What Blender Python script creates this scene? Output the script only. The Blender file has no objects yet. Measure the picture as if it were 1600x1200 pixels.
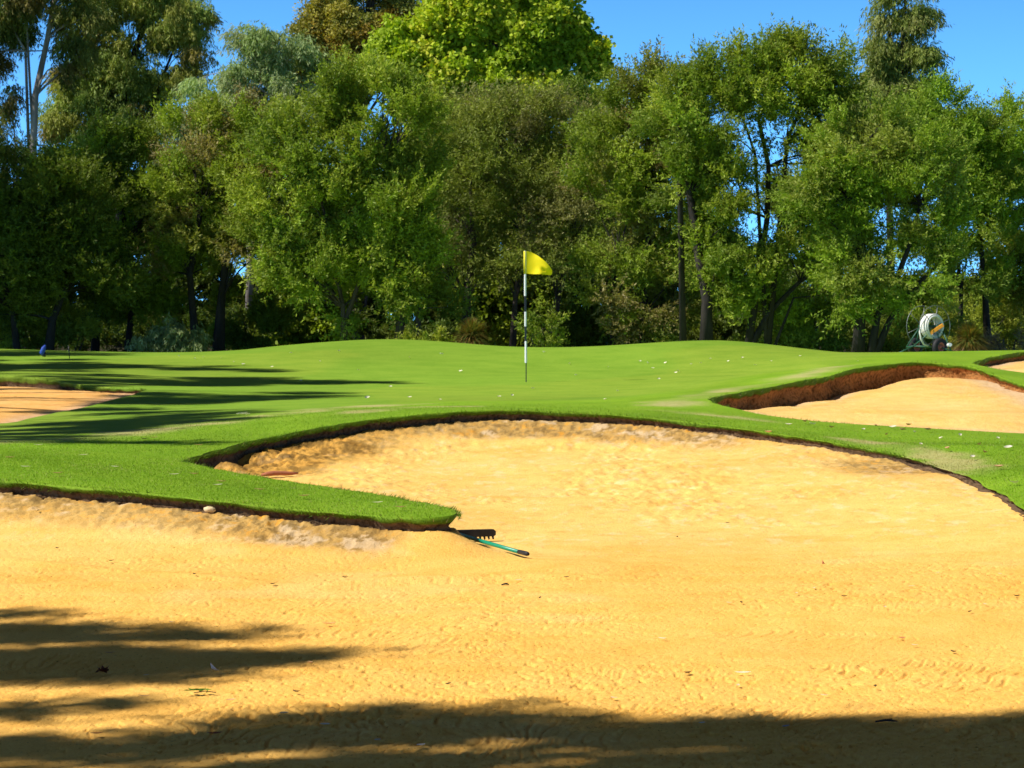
import bpy, math, random
import numpy as np
from mathutils import Vector
from mathutils.geometry import delaunay_2d_cdt

SC = bpy.context.scene
COL = SC.collection
random.seed(7)
RNG = np.random.default_rng(11)

# ------------------------------------------------------------------ camera, sky, sun, exposure
F = 3600.0            # focal length in pixels of a 1600 px wide picture
EYE = 1.6
cam_d = bpy.data.cameras.new('camera')
cam_d.sensor_width = 36.0
cam_d.lens = 36.0 * F / 1600.0
cam_d.shift_y = -100.0 / 1600.0
cam_d.clip_start = 0.1
cam_d.clip_end = 9000
cam_d.dof.use_dof = True
cam_d.dof.focus_distance = 15.0
cam_d.dof.aperture_fstop = 11.0
cam = bpy.data.objects.new('camera', cam_d)
COL.objects.link(cam)
cam.location = (0, 0, EYE)
cam.rotation_euler = (math.pi / 2, 0, 0)
SC.camera = cam

SUN_EL = math.radians(47)
SUN_T = Vector((0.935, 0.355))          # the way the light travels over the ground
SUN_T.normalize()
ldir = Vector((SUN_T.x * math.cos(SUN_EL), SUN_T.y * math.cos(SUN_EL), -math.sin(SUN_EL)))
sun_d = bpy.data.lights.new('sun', 'SUN')
sun_d.energy = 5.0
sun_d.angle = math.radians(0.7)
sun_d.color = (1.0, 0.95, 0.86)
sun = bpy.data.objects.new('sun', sun_d)
COL.objects.link(sun)
sun.rotation_euler = ldir.to_track_quat('-Z', 'Y').to_euler()

world = bpy.data.worlds.new('World')
SC.world = world
world.use_nodes = True
wn = world.node_tree
wn.nodes.clear()
sky = wn.nodes.new('ShaderNodeTexSky')
sky.sky_type = 'NISHITA'
sky.sun_disc = False
sky.sun_elevation = SUN_EL
sky.sun_rotation = math.atan2(-SUN_T.x, -SUN_T.y)
sky.air_density = 1.0
sky.dust_density = 0.0
sky.ozone_density = 3.0
geo = wn.nodes.new('ShaderNodeTexCoord')
add = wn.nodes.new('ShaderNodeVectorMath'); add.operation = 'ADD'
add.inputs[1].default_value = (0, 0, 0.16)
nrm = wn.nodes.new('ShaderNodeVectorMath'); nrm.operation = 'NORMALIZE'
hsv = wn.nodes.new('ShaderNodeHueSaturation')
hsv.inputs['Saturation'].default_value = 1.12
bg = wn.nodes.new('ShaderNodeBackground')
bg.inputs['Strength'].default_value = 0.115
wo = wn.nodes.new('ShaderNodeOutputWorld')
wn.links.new(geo.outputs['Generated'], add.inputs[0])
wn.links.new(add.outputs[0], nrm.inputs[0])
wn.links.new(nrm.outputs[0], sky.inputs['Vector'])
wn.links.new(sky.outputs['Color'], hsv.inputs['Color'])
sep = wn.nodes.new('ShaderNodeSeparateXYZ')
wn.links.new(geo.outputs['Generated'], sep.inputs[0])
gr = wn.nodes.new('ShaderNodeMapRange')       # clear sky: brighter towards the horizon, dimmed overhead to weaken the fill
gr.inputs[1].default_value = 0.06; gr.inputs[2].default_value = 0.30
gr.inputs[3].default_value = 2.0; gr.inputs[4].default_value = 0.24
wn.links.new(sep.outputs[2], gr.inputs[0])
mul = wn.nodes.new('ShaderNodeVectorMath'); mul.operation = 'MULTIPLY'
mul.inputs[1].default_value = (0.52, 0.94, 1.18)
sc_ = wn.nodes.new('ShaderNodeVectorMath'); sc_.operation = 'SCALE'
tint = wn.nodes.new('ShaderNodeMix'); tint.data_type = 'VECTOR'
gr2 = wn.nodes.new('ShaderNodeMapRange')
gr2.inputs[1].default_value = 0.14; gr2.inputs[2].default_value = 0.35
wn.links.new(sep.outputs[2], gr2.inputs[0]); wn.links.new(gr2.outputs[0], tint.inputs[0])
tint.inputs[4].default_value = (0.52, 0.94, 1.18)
tint.inputs[5].default_value = (1.55, 0.98, 0.70)      # warm tint added overhead to neutralise the blue fill in shadows
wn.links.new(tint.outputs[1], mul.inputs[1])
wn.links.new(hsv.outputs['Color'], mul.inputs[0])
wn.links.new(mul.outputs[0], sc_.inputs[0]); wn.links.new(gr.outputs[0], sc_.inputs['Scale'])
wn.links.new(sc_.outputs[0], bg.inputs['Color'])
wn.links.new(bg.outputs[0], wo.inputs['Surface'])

SC.view_settings.view_transform = 'Standard'
SC.view_settings.look = 'None'
SC.view_settings.exposure = 0.3
SC.view_settings.gamma = 1.0
SC.render.engine = 'CYCLES'
SC.cycles.max_bounces = 5
SC.cycles.diffuse_bounces = 3
SC.cycles.transmission_bounces = 3
SC.cycles.glossy_bounces = 2


# ------------------------------------------------------------------ helpers
def P(px, py, y):
    """world point seen at pixel (px, py) of the 1600 x 1200 picture, y metres away"""
    return np.array([y * (px - 800.0) / F, y, EYE - y * (py - 500.0) / F])


def tag(o, label=None, cat=None, group=None, kind=None):
    if label: o['label'] = label
    if cat: o['category'] = cat
    if group: o['group'] = group
    if kind: o['kind'] = kind
    return o


def empty(name, loc=(0, 0, 0), rz=0.0):
    o = bpy.data.objects.new(name, None)
    o.empty_display_size = 0.2
    COL.objects.link(o)
    o.location = loc
    o.rotation_euler = (0, 0, rz)
    return o


def mesh_np(name, verts, faces, mats, parent=None, col=None, smooth=False, matidx=None, loc=None):
    """mesh object from numpy arrays; faces is an (n,3) or (n,4) array or a list of such arrays"""
    me = bpy.data.meshes.new(name)
    verts = np.asarray(verts, dtype=np.float32)
    if not isinstance(faces, (list, tuple)):
        faces = [faces]
    faces = [np.asarray(f, dtype=np.int32) for f in faces if len(f)]
    loops = np.concatenate([f.ravel() for f in faces])
    totals = np.concatenate([np.full(len(f), f.shape[1], dtype=np.int32) for f in faces])
    starts = np.concatenate([[0], np.cumsum(totals)[:-1]]).astype(np.int32)
    me.vertices.add(len(verts)); me.loops.add(len(loops)); me.polygons.add(len(totals))
    me.vertices.foreach_set('co', verts.ravel())
    me.loops.foreach_set('vertex_index', loops)
    me.polygons.foreach_set('loop_start', starts)
    me.polygons.foreach_set('loop_total', totals)
    if not isinstance(mats, (list, tuple)): mats = [mats]
    for m in mats: me.materials.append(m)
    if matidx is not None: me.polygons.foreach_set('material_index', np.asarray(matidx, dtype=np.int32))
    me.update(calc_edges=True)
    me.polygons.foreach_set('use_smooth', np.full(len(totals), bool(smooth)))
    if col is not None:
        a = me.attributes.new('Col', 'FLOAT_COLOR', 'POINT')
        c = np.ones((len(verts), 4), dtype=np.float32)
        c[:, :3] = col
        a.data.foreach_set('color', c.ravel())
    me.validate()
    o = bpy.data.objects.new(name, me)
    COL.objects.link(o)
    if parent is not None: o.parent = parent
    if loc is not None: o.location = loc
    return o


class MB:
    """collects shapes; build() links them as one mesh object"""
    def __init__(s): s.v = []; s.f3 = []; s.f4 = []; s.n = 0
    def addv(s, v):
        b = s.n; v = np.asarray(v, dtype=float); s.v.append(v); s.n += len(v); return b
    def tube(s, pts, rad, n=8, closed=False, cap=True):
        pts = [np.asarray(p, dtype=float) for p in pts]
        m = len(pts)
        rads = [rad] * m if np.isscalar(rad) else list(rad)
        up = np.array([0.13, 0.21, 0.97]); rings = []
        prev = None
        for i in range(m):
            if closed: t = pts[(i + 1) % m] - pts[i - 1]
            else: t = pts[min(i + 1, m - 1)] - pts[max(i - 1, 0)]
            t = t / (np.linalg.norm(t) + 1e-9)
            ref = up if prev is None else prev
            a = ref - t * np.dot(ref, t)
            if np.linalg.norm(a) < 1e-3:
                a = np.cross(t, np.array([1.0, 0.3, 0.1]))
            a /= np.linalg.norm(a); prev = a
            b = np.cross(t, a)
            ang = np.arange(n) * 2 * math.pi / n
            rings.append(pts[i] + rads[i] * (np.cos(ang)[:, None] * a + np.sin(ang)[:, None] * b))
        b0 = s.addv(np.concatenate(rings))
        k = np.arange(n); k2 = (k + 1) % n
        for i in range(m if closed else m - 1):
            j = (i + 1) % m
            s.f4.append(np.stack([b0 + i * n + k, b0 + i * n + k2, b0 + j * n + k2, b0 + j * n + k], 1))
        if cap and not closed:
            for i, sg in ((0, -1), (m - 1, 1)):
                c = s.addv([pts[i]])
                f = np.stack([b0 + i * n + k, b0 + i * n + k2, np.full(n, c)], 1)
                s.f3.append(f if sg > 0 else f[:, ::-1])
        return s
    def ring(s, c, axis, R, r, n=40, k=8, a0=0.0, a1=2 * math.pi):
        c = np.asarray(c, float); axis = np.asarray(axis, float); axis /= np.linalg.norm(axis)
        u = np.cross(axis, (0, 0, 1.0)); u /= np.linalg.norm(u); w = np.cross(u, axis)
        full = abs(a1 - a0 - 2 * math.pi) < 1e-6
        ts = np.linspace(a0, a1, n, endpoint=not full)
        return s.tube([c + R * (math.cos(t) * u + math.sin(t) * w) for t in ts], r, k, closed=full)
    def lathe(s, c, axis, prof, n=28):
        """prof: list of (distance along axis, radius)"""
        c = np.asarray(c, float); axis = np.asarray(axis, float); axis /= np.linalg.norm(axis)
        u = np.cross(axis, (0, 0, 1.0))
        if np.linalg.norm(u) < 1e-3: u = np.array([1.0, 0, 0])
        u /= np.linalg.norm(u); w = np.cross(u, axis)
        ang = np.arange(n) * 2 * math.pi / n
        ring = np.cos(ang)[:, None] * u + np.sin(ang)[:, None] * w
        b0 = s.addv(np.concatenate([c + axis * d + ring * r for d, r in prof]))
        k = np.arange(n); k2 = (k + 1) % n
        for i in range(len(prof) - 1):
            s.f4.append(np.stack([b0 + i * n + k, b0 + i * n + k2, b0 + (i + 1) * n + k2, b0 + (i + 1) * n + k], 1))
        return s
    def box(s, c, hx, hy, hz):
        """c centre; hx, hy, hz half-extent vectors"""
        c, hx, hy, hz = [np.asarray(q, float) for q in (c, hx, hy, hz)]
        v = [c + a * hx + b * hy + d * hz for d in (-1, 1) for b in (-1, 1) for a in (-1, 1)]
        b0 = s.addv(v)
        s.f4.append(b0 + np.array([[0, 2, 3, 1], [4, 5, 7, 6], [0, 1, 5, 4], [2, 6, 7, 3], [0, 4, 6, 2], [1, 3, 7, 5]]))
        return s
    def build(s, name, mat, parent=None, smooth=True, col=None, loc=None):
        fs = []
        if s.f4: fs.append(np.concatenate(s.f4))
        if s.f3: fs.append(np.concatenate(s.f3))
        return mesh_np(name, np.concatenate(s.v), fs, mat, parent, smooth=smooth, col=col, loc=loc)


def hash2(ix, iy, seed):
    h = (ix.astype(np.int64) * 374761393 + iy.astype(np.int64) * 668265263 + seed * 974634777) & 0xFFFFFFFF
    h = ((h ^ (h >> 13)) * 1274126177) & 0xFFFFFFFF
    h = h ^ (h >> 16)
    return (h & 0xFFFFFF) / float(0xFFFFFF)


def vnoise(x, y, seed=0):
    ix = np.floor(x); iy = np.floor(y); fx = x - ix; fy = y - iy
    fx = fx * fx * (3 - 2 * fx); fy = fy * fy * (3 - 2 * fy)
    a = hash2(ix, iy, seed); b = hash2(ix + 1, iy, seed)
    c = hash2(ix, iy + 1, seed); d = hash2(ix + 1, iy + 1, seed)
    return (a * (1 - fx) + b * fx) * (1 - fy) + (c * (1 - fx) + d * fx) * fy


def fbm(x, y, seed=0, oct=4, gain=0.5):
    s = np.zeros_like(x); a = 1.0; t = 0.0
    for o in range(oct):
        s += a * vnoise(x * 2 ** o + 17.3 * o, y * 2 ** o - 9.1 * o, seed + o); t += a; a *= gain
    return s / t


def sstep(a, b, x):
    t = np.clip((x - a) / (b - a), 0, 1)
    return t * t * (3 - 2 * t)


class TPS:
    def __init__(s, pts, lam=1e-4):
        pts = np.asarray(pts, float); s.p = pts[:, :2]; n = len(pts)
        K = s.U(s.p, s.p) + lam * np.eye(n)
        A = np.zeros((n + 3, n + 3)); A[:n, :n] = K; A[:n, n] = 1; A[:n, n + 1:] = s.p
        A[n, :n] = 1; A[n + 1:, :n] = s.p.T
        b = np.zeros(n + 3); b[:n] = pts[:, 2]
        s.w = np.linalg.solve(A, b)
    @staticmethod
    def U(a, b):
        r2 = ((a[:, None, :] - b[None]) ** 2).sum(2)
        return 0.5 * r2 * np.log(r2 + 1e-12)
    def __call__(s, x, y):
        x = np.asarray(x, float); sh = x.shape
        q = np.stack([x.ravel(), np.asarray(y, float).ravel()], 1)
        out = np.empty(len(q))
        for i in range(0, len(q), 20000):
            c = q[i:i + 20000]
            out[i:i + 20000] = s.U(c, s.p) @ s.w[:-3] + s.w[-3] + c @ s.w[-2:]
        return out.reshape(sh)


def spline(ctrl, closed=True, step=0.07):
    """Catmull-Rom through rows of ctrl (x, y, extra...)"""
    c = np.asarray(ctrl, float); n = len(c); out = []
    for i in range(n if closed else n - 1):
        if closed: p0, p1, p2, p3 = c[i - 1], c[i], c[(i + 1) % n], c[(i + 2) % n]
        else: p0, p1, p2, p3 = c[max(i - 1, 0)], c[i], c[i + 1], c[min(i + 2, n - 1)]
        L = np.linalg.norm(p2[:2] - p1[:2])
        m = max(1, int(L / (step if p1[1] > 11 else 0.4)))
        # centripetal-ish: shorten tangents on uneven spacing
        l0 = np.linalg.norm(p1[:2] - p0[:2]) + 1e-6; l2 = np.linalg.norm(p3[:2] - p2[:2]) + 1e-6
        t1 = (p2 - p1) * l0 / (l0 + L) + (p1 - p0) / l0 * L * L / (l0 + L)
        t2 = (p2 - p1) * l2 / (l2 + L) + (p3 - p2) / l2 * L * L / (l2 + L)
        for k in range(m):
            t = k / m
            h = (2 * t**3 - 3 * t**2 + 1, t**3 - 2 * t**2 + t, -2 * t**3 + 3 * t**2, t**3 - t**2)
            out.append(h[0] * p1 + h[1] * t1 + h[2] * p2 + h[3] * t2)
    if not closed: out.append(c[-1])
    return np.array(out)


def inpoly(x, y, poly):
    r = np.zeros(x.shape, bool); n = len(poly); j = n - 1
    x0, y0 = poly[:, 0].min(), poly[:, 1].min(); x1, y1 = poly[:, 0].max(), poly[:, 1].max()
    m = (x >= x0) & (x <= x1) & (y >= y0) & (y <= y1)
    xs, ys = x[m], y[m]; rr = np.zeros(xs.shape, bool)
    for i in range(n):
        xi, yi = poly[i, 0], poly[i, 1]; xj, yj = poly[j, 0], poly[j, 1]
        if yi != yj:
            c = ((yi > ys) != (yj > ys)) & (xs < (xj - xi) * (ys - yi) / (yj - yi) + xi)
            rr ^= c
        j = i
    r[m] = rr
    return r


def polydist(x, y, line, closed=True):
    """distance to a polyline and the index of the nearest segment"""
    a = line[:, :2]; b = np.roll(a, -1, 0)
    if not closed: a, b = a[:-1], b[:-1]
    sh = x.shape; q = np.stack([x.ravel(), y.ravel()], 1)
    D = np.empty(len(q)); I = np.empty(len(q), int)
    ab = b - a; L2 = (ab ** 2).sum(1) + 1e-12
    for i in range(0, len(q), 8000):
        c = q[i:i + 8000]
        ap = c[:, None, :] - a[None]
        t = np.clip((ap * ab[None]).sum(2) / L2, 0, 1)
        d2 = ((ap - t[..., None] * ab[None]) ** 2).sum(2)
        k = d2.argmin(1); I[i:i + 8000] = k; D[i:i + 8000] = np.sqrt(d2[np.arange(len(c)), k])
    return D.reshape(sh), I.reshape(sh)


# ------------------------------------------------------------------ materials
def mat_new(name):
    m = bpy.data.materials.new(name); m.use_nodes = True
    nt = m.node_tree; nt.nodes.clear()
    out = nt.nodes.new('ShaderNodeOutputMaterial')
    b = nt.nodes.new('ShaderNodeBsdfPrincipled')
    nt.links.new(b.outputs[0], out.inputs['Surface'])
    return m, nt, b, out


def N(nt, kind, **kw):
    n = nt.nodes.new(kind)
    for k, v in kw.items():
        if k in n.inputs: n.inputs[k].default_value = v
        else: setattr(n, k, v)
    return n


def mixrgb(nt, a, b, fac, blend='MIX'):
    n = nt.nodes.new('ShaderNodeMix'); n.data_type = 'RGBA'; n.blend_type = blend
    for sock, v in ((n.inputs[0], fac), (n.inputs[6], a), (n.inputs[7], b)):
        if hasattr(v, 'links'): nt.links.new(v, sock)
        elif isinstance(v, (int, float)): sock.default_value = v
        else: sock.default_value = (*v, 1)
    return n.outputs[2]


def ramp(nt, src, lo, hi, a=0.0, b=1.0):
    n = nt.nodes.new('ShaderNodeMapRange')
    n.inputs[1].default_value = lo; n.inputs[2].default_value = hi
    n.inputs[3].default_value = a; n.inputs[4].default_value = b
    nt.links.new(src, n.inputs[0]); return n.outputs[0]


def coords(nt, scale=(1, 1, 1)):
    t = nt.nodes.new('ShaderNodeTexCoord'); m = nt.nodes.new('ShaderNodeMapping')
    m.inputs['Scale'].default_value = scale
    nt.links.new(t.outputs['Object'], m.inputs[0]); return m.outputs[0]


def noise(nt, vec, scale, detail=3, rough=0.5):
    n = N(nt, 'ShaderNodeTexNoise', Scale=scale, Detail=detail, Roughness=rough)
    nt.links.new(vec, n.inputs['Vector']); return n.outputs['Fac']


def mat_foliage(name, trans=0.3, rough=0.55, spec=0.25):
    m, nt, b, out = mat_new(name)
    at = N(nt, 'ShaderNodeAttribute', attribute_name='Col')
    nt.links.new(at.outputs['Color'], b.inputs['Base Color'])
    b.inputs['Roughness'].default_value = rough
    b.inputs['Specular IOR Level'].default_value = spec
    tr = nt.nodes.new('ShaderNodeBsdfTranslucent')
    tint = mixrgb(nt, at.outputs['Color'], (1.15, 1.2, 0.5), 1.0, 'MULTIPLY')
    nt.links.new(tint, tr.inputs['Color'])
    mx = nt.nodes.new('ShaderNodeMixShader'); mx.inputs[0].default_value = trans
    nt.links.new(b.outputs[0], mx.inputs[1]); nt.links.new(tr.outputs[0], mx.inputs[2])
    nt.links.new(mx.outputs[0], out.inputs['Surface'])
    return m


def mat_bark(name, c1, c2, scale=6):
    m, nt, b, out = mat_new(name)
    v = coords(nt, (1, 1, 0.25))
    n = noise(nt, v, scale, 5, 0.65)
    nt.links.new(mixrgb(nt, c1, c2, ramp(nt, n, 0.35, 0.65)), b.inputs['Base Color'])
    b.inputs['Roughness'].default_value = 0.9
    bp = N(nt, 'ShaderNodeBump', Strength=0.8, Distance=0.04)
    nt.links.new(n, bp.inputs['Height']); nt.links.new(bp.outputs[0], b.inputs['Normal'])
    return m


def mat_plain(name, c, rough=0.5, metal=0.0, var=0.12, scale=25.0):
    m, nt, b, out = mat_new(name)
    n = noise(nt, coords(nt), scale, 3)
    dark = tuple(q * (1 - var) for q in c); lite = tuple(min(1, q * (1 + var)) for q in c)
    nt.links.new(mixrgb(nt, dark, lite, n), b.inputs['Base Color'])
    nt.links.new(ramp(nt, n, 0.3, 0.7, rough * 0.85, min(1, rough * 1.15)), b.inputs['Roughness'])
    b.inputs['Metallic'].default_value = metal
    return m


def mat_turf():
    m, nt, b, out = mat_new('turf')
    at = N(nt, 'ShaderNodeAttribute', attribute_name='Col')
    v = coords(nt)
    n1 = noise(nt, v, 1.6, 4); n2 = noise(nt, v, 14, 4, 0.6); n3 = noise(nt, v, 90, 2, 0.6)
    c = mixrgb(nt, at.outputs['Color'], (0.78, 0.87, 0.72), ramp(nt, n1, 0.38, 0.66, 0.0, 0.9), 'MULTIPLY')
    c = mixrgb(nt, c, (1.16, 1.1, 1.3), ramp(nt, n2, 0.42, 0.68, 0.0, 1.0), 'MULTIPLY')
    c = mixrgb(nt, c, (0.72, 0.76, 0.6), ramp(nt, n3, 0.4, 0.75, 0.0, 0.8), 'MULTIPLY')
    nt.links.new(c, b.inputs['Base Color'])
    b.inputs['Roughness'].default_value = 0.75
    b.inputs['Specular IOR Level'].default_value = 0.12
    bp = N(nt, 'ShaderNodeBump', Strength=0.35, Distance=0.012)
    nt.links.new(n3, bp.inputs['Height']); nt.links.new(bp.outputs[0], b.inputs['Normal'])
    return m


def mat_soil():
    m, nt, b, out = mat_new('soil')
    at = N(nt, 'ShaderNodeAttribute', attribute_name='Col')
    v = coords(nt)
    n = noise(nt, v, 22, 5, 0.65)
    c = mixrgb(nt, at.outputs['Color'], (0.4, 0.38, 0.35), ramp(nt, n, 0.45, 0.62), 'MULTIPLY')
    nt.links.new(c, b.inputs['Base Color'])
    b.inputs['Roughness'].default_value = 0.95
    b.inputs['Specular IOR Level'].default_value = 0.1
    bp = N(nt, 'ShaderNodeBump', Strength=1.0, Distance=0.03)
    nt.links.new(n, bp.inputs['Height']); nt.links.new(bp.outputs[0], b.inputs['Normal'])
    return m


def mat_sand():
    m, nt, b, out = mat_new('sand')
    at = N(nt, 'ShaderNodeAttribute', attribute_name='Col')
    v = coords(nt)
    n1 = noise(nt, v, 3.0, 4); n2 = noise(nt, v, 55, 3, 0.65); n3 = noise(nt, v, 260, 2, 0.6)
    c = mixrgb(nt, at.outputs['Color'], (0.95, 0.88, 0.74), ramp(nt, n1, 0.42, 0.65, 0, 0.7), 'MULTIPLY')
    n4 = noise(nt, coords(nt, (9, 6, 9)), 1.0, 6, 0.7); n5 = noise(nt, coords(nt, (26, 15, 26)), 1.0, 4, 0.6)
    c = mixrgb(nt, c, (0.90, 0.80, 0.62), ramp(nt, n4, 0.52, 0.74, 0, 0.6), 'MULTIPLY')
    c = mixrgb(nt, c, (1.06, 1.1, 1.3), ramp(nt, n5, 0.55, 0.72, 0, 0.8), 'MULTIPLY')
    c = mixrgb(nt, c, (0.74, 0.60, 0.40), ramp(nt, n2, 0.56, 0.76, 0, 0.8), 'MULTIPLY')
    c = mixrgb(nt, c, (0.84, 0.8, 0.74), ramp(nt, n3, 0.45, 0.7, 0, 0.8), 'MULTIPLY')
    n6 = noise(nt, coords(nt, (70, 48, 70)), 1.0, 2, 0.5)
    c = mixrgb(nt, c, (0.42, 0.30, 0.20), ramp(nt, n6, 0.655, 0.70, 0, 0.75), 'MULTIPLY')
    nt.links.new(c, b.inputs['Base Color'])
    b.inputs['Roughness'].default_value = 0.95
    b.inputs['Specular IOR Level'].default_value = 0.08
    bp = N(nt, 'ShaderNodeBump', Strength=0.45, Distance=0.006)
    nt.links.new(n3, bp.inputs['Height'])
    bp2 = N(nt, 'ShaderNodeBump', Strength=0.6, Distance=0.012)
    nt.links.new(n2, bp2.inputs['Height']); nt.links.new(bp.outputs[0], bp2.inputs['Normal'])
    bp3 = N(nt, 'ShaderNodeBump', Strength=0.22, Distance=0.02)
    nt.links.new(n4, bp3.inputs['Height']); nt.links.new(bp2.outputs[0], bp3.inputs['Normal'])
    nt.links.new(bp3.outputs[0], b.inputs['Normal'])
    return m


M_TURF, M_SOIL, M_SAND = mat_turf(), mat_soil(), mat_sand()
M_BLADE = mat_foliage('grass_blade', 0.35, 0.6, 0.15)
M_LEAF = mat_foliage('leaf', 0.35)
M_BARK_DARK = mat_bark('dark_bark', (0.010, 0.008, 0.007), (0.04, 0.031, 0.026))
M_BARK_BROWN = mat_bark('brown_bark', (0.03, 0.021, 0.016), (0.11, 0.078, 0.06))
M_BARK_PALE = mat_bark('pale_bark', (0.16, 0.13, 0.11), (0.42, 0.37, 0.33), 3)
M_WHITE = mat_plain('white_paint', (0.82, 0.82, 0.84), 0.35, 0, 0.04)
M_BLACK = mat_plain('black_paint', (0.012, 0.012, 0.013), 0.4)
M_DKGREEN = mat_plain('dark_green_rod', (0.03, 0.05, 0.02), 0.5)
M_YELLOW = mat_foliage('flag_cloth', 0.2, 0.6, 0.2)
M_RUBBER = mat_plain('black_rubber', (0.012, 0.012, 0.016), 0.7)
M_TEAL = mat_plain('teal_paint', (0.01, 0.27, 0.16), 0.35, 0, 0.1)
M_RED = mat_plain('faded_red_paint', (0.45, 0.13, 0.13), 0.5, 0, 0.2)
M_GREENP = mat_plain('green_frame_paint', (0.02, 0.10, 0.06), 0.5, 0, 0.25)
M_HOSE = mat_plain('white_hose', (0.80, 0.77, 0.74), 0.5, 0, 0.06)
M_GALV = mat_plain('galvanised_wire', (0.22, 0.24, 0.23), 0.5, 0.5)
M_ORANGE = mat_plain('orange_paint', (0.8, 0.32, 0.02), 0.5, 0, 0.15)
M_BLUE = mat_plain('blue_cloth', (0.02, 0.07, 0.42), 0.7, 0, 0.25)
M_LITTER = mat_foliage('dry_leaf', 0.1, 0.7, 0.2)

# ------------------------------------------------------------------ terrain control
# rims: px, py, y, lip thickness, extra drop of the soil wall
MAIN = [
    (283, 720, 20.5, .10, .25), (312, 710, 21.1, .11, .2), (345, 701, 21.6, .11, .12), (400, 687, 22.4, .10, .1), (480, 671, 23.3, .10, .1),
    (600, 653, 24.4, .09, .1), (700, 644, 25.0, .085, .1), (800, 641, 25.3, .085, .1), (900, 644, 25.3, .08, .1),
    (1000, 651, 25.0, .07, .1), (1100, 662, 24.5, .065, .1), (1200, 675, 23.9, .06, .1), (1300, 691, 23.0, .05, .1),
    (1400, 711, 21.8, .035, .04), (1480, 734, 20.4, .02, .03), (1540, 759, 19.0, .016, .02), (1600, 796, 17.0, .016, .02),
    (1640, 828, 15.6, .016, .02)]
MAIN_X = [(4.1, 13.0, .16), (4.7, 9.0, .12), (5.0, 4.5, .12), (3.0, 2.0, .12), (-6.0, 2.0, .12), (-9.0, 5.0, .2), (-9.6, 12.0, .38), (-8.3, 16.6, .42), (-6.2, 17.5, .42)]
MAIN2 = [
    (-120, 744, 17.25, .075, .1), (0, 751, 17.0, .075, .1), (100, 759, 16.8, .075, .1), (200, 768, 16.55, .07, .1), (300, 778, 16.3, .068, .1), (400, 789, 16.05, .065, .1),
    (500, 799, 15.8, .065, .1), (600, 806, 15.6, .065, .1), (665, 809, 15.5, .07, .06), (702, 805, 15.62, .08, .05),
    (706, 797, 15.95, .08, .08), (685, 790, 16.3, .08, .12), (640, 782, 16.8, .08, .1), (560, 769, 17.4, .08, .1), (480, 757, 18.1, .09, .1), (400, 744, 18.9, .1, .1), (340, 734, 19.6, .1, .15),
    (300, 725, 20.15, .1, .2)]
RIGHT = [
    (1105, 625, 28.0, .1, .08), (1150, 614, 29.0, .11, .15), (1200, 605, 30.0, .12, .25), (1260, 593, 31.2, .12, .3), (1330, 577, 33.0, .12, .32),
    (1390, 569, 34.0, .12, .3), (1440, 566, 34.5, .11, .28), (1500, 570, 34.3, .1, .2), (1550, 584, 33.0, .09, .1),
    (1600, 603, 31.0, .08, .1), (1660, 640, 28.6, .05, .1), (1680, 668, 27.0, .03, .1), (1655, 678, 26.2, .02, .1), (1600, 677, 26.0, .02, .1), (1520, 673, 26.1, .02, .1),
    (1450, 669, 26.3, .02, .1), (1380, 665, 26.4, .02, .1), (1300, 660, 26.6, .025, .1), (1200, 649, 26.95, .03, .1), (1140, 637, 27.4, .05, .08), (1110, 629, 27.8, .07, .08)]
LEFT = [
    (225, 609, 32.6, .04, .05), (190, 606, 33.2, .08, .1), (150, 604, 33.7, .1, .1), (110, 599, 34.6, .12, .1), (60, 591, 35.6, .14, .1), (0, 587, 36.2, .15, .1), (-80, 588, 36.4, .15, .1),
    (-200, 600, 35.5, .1, .1), (-290, 630, 32, .04, .1), (-260, 660, 28.4, .02, .1), (-120, 670, 26.3, .02, .1), (0, 662, 26.3, .02, .1), (50, 653, 27.4, .02, .1),
    (100, 642, 28.6, .02, .1), (170, 626, 30.7, .02, .1), (215, 614, 32.0, .02, .05)]
FAR = [
    (1520, 567, 39.0, .1, .08), (1545, 559, 40.6, .13, .1), (1575, 553, 42.0, .14, .1), (1620, 549, 43.2, .14, .1), (1720, 551, 43.3, .1, .1),
    (1760, 575, 39.5, .03, .1), (1700, 596, 35.6, .02, .1), (1620, 590, 35.9, .02, .1), (1560, 577, 37.4, .03, .1)]

CREST = [(-300, 540, 47), (-100, 541, 48), (0, 545, 48), (100, 548, 48.5), (200, 550.5, 49), (340, 550, 49.5), (430, 541, 50), (520, 533.5, 50), (600, 530, 50), (690, 533.5, 50),
         (800, 542, 50), (900, 543, 50), (1000, 537, 50), (1130, 532, 49.5), (1200, 538, 49), (1300, 550, 48), (1430, 552.5, 47), (1520, 550.5, 46.8), (1600, 547.5, 46.8), (1750, 545, 46.8), (1900, 545, 47)]
INNER = [(822, 597, 37.4), (300, 600, 36), (450, 610, 33.5), (300, 572, 42), (100, 569, 42), (-200, 570, 42), (0, 690, 22), (0, 720, 19), (150, 740, 17.9), (200, 700, 21.5), (150, 668, 25),
         (300, 690, 22.5), (400, 640, 27.5), (600, 625, 30), (800, 620, 31.5), (1000, 625, 29), (1000, 602, 35), (1200, 585, 39), (1090, 571, 42), (600, 575, 41.5), (850, 575, 42.5),
         (1300, 566, 41), (1400, 561, 41), (1470, 562, 40.5), (1200, 600, 32), (900, 632, 27.5), (1600, 700, 22), (1500, 700, 22.3), (1580, 745, 19.2), (1700, 760, 18), (1560, 579, 35.2),
         (1400, 690, 24), (250, 640, 29), (350, 625, 31)]


def ctrl_rim(lst):
    return [(*P(a, b, y), lip, w) for a, b, y, lip, w in lst]


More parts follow.
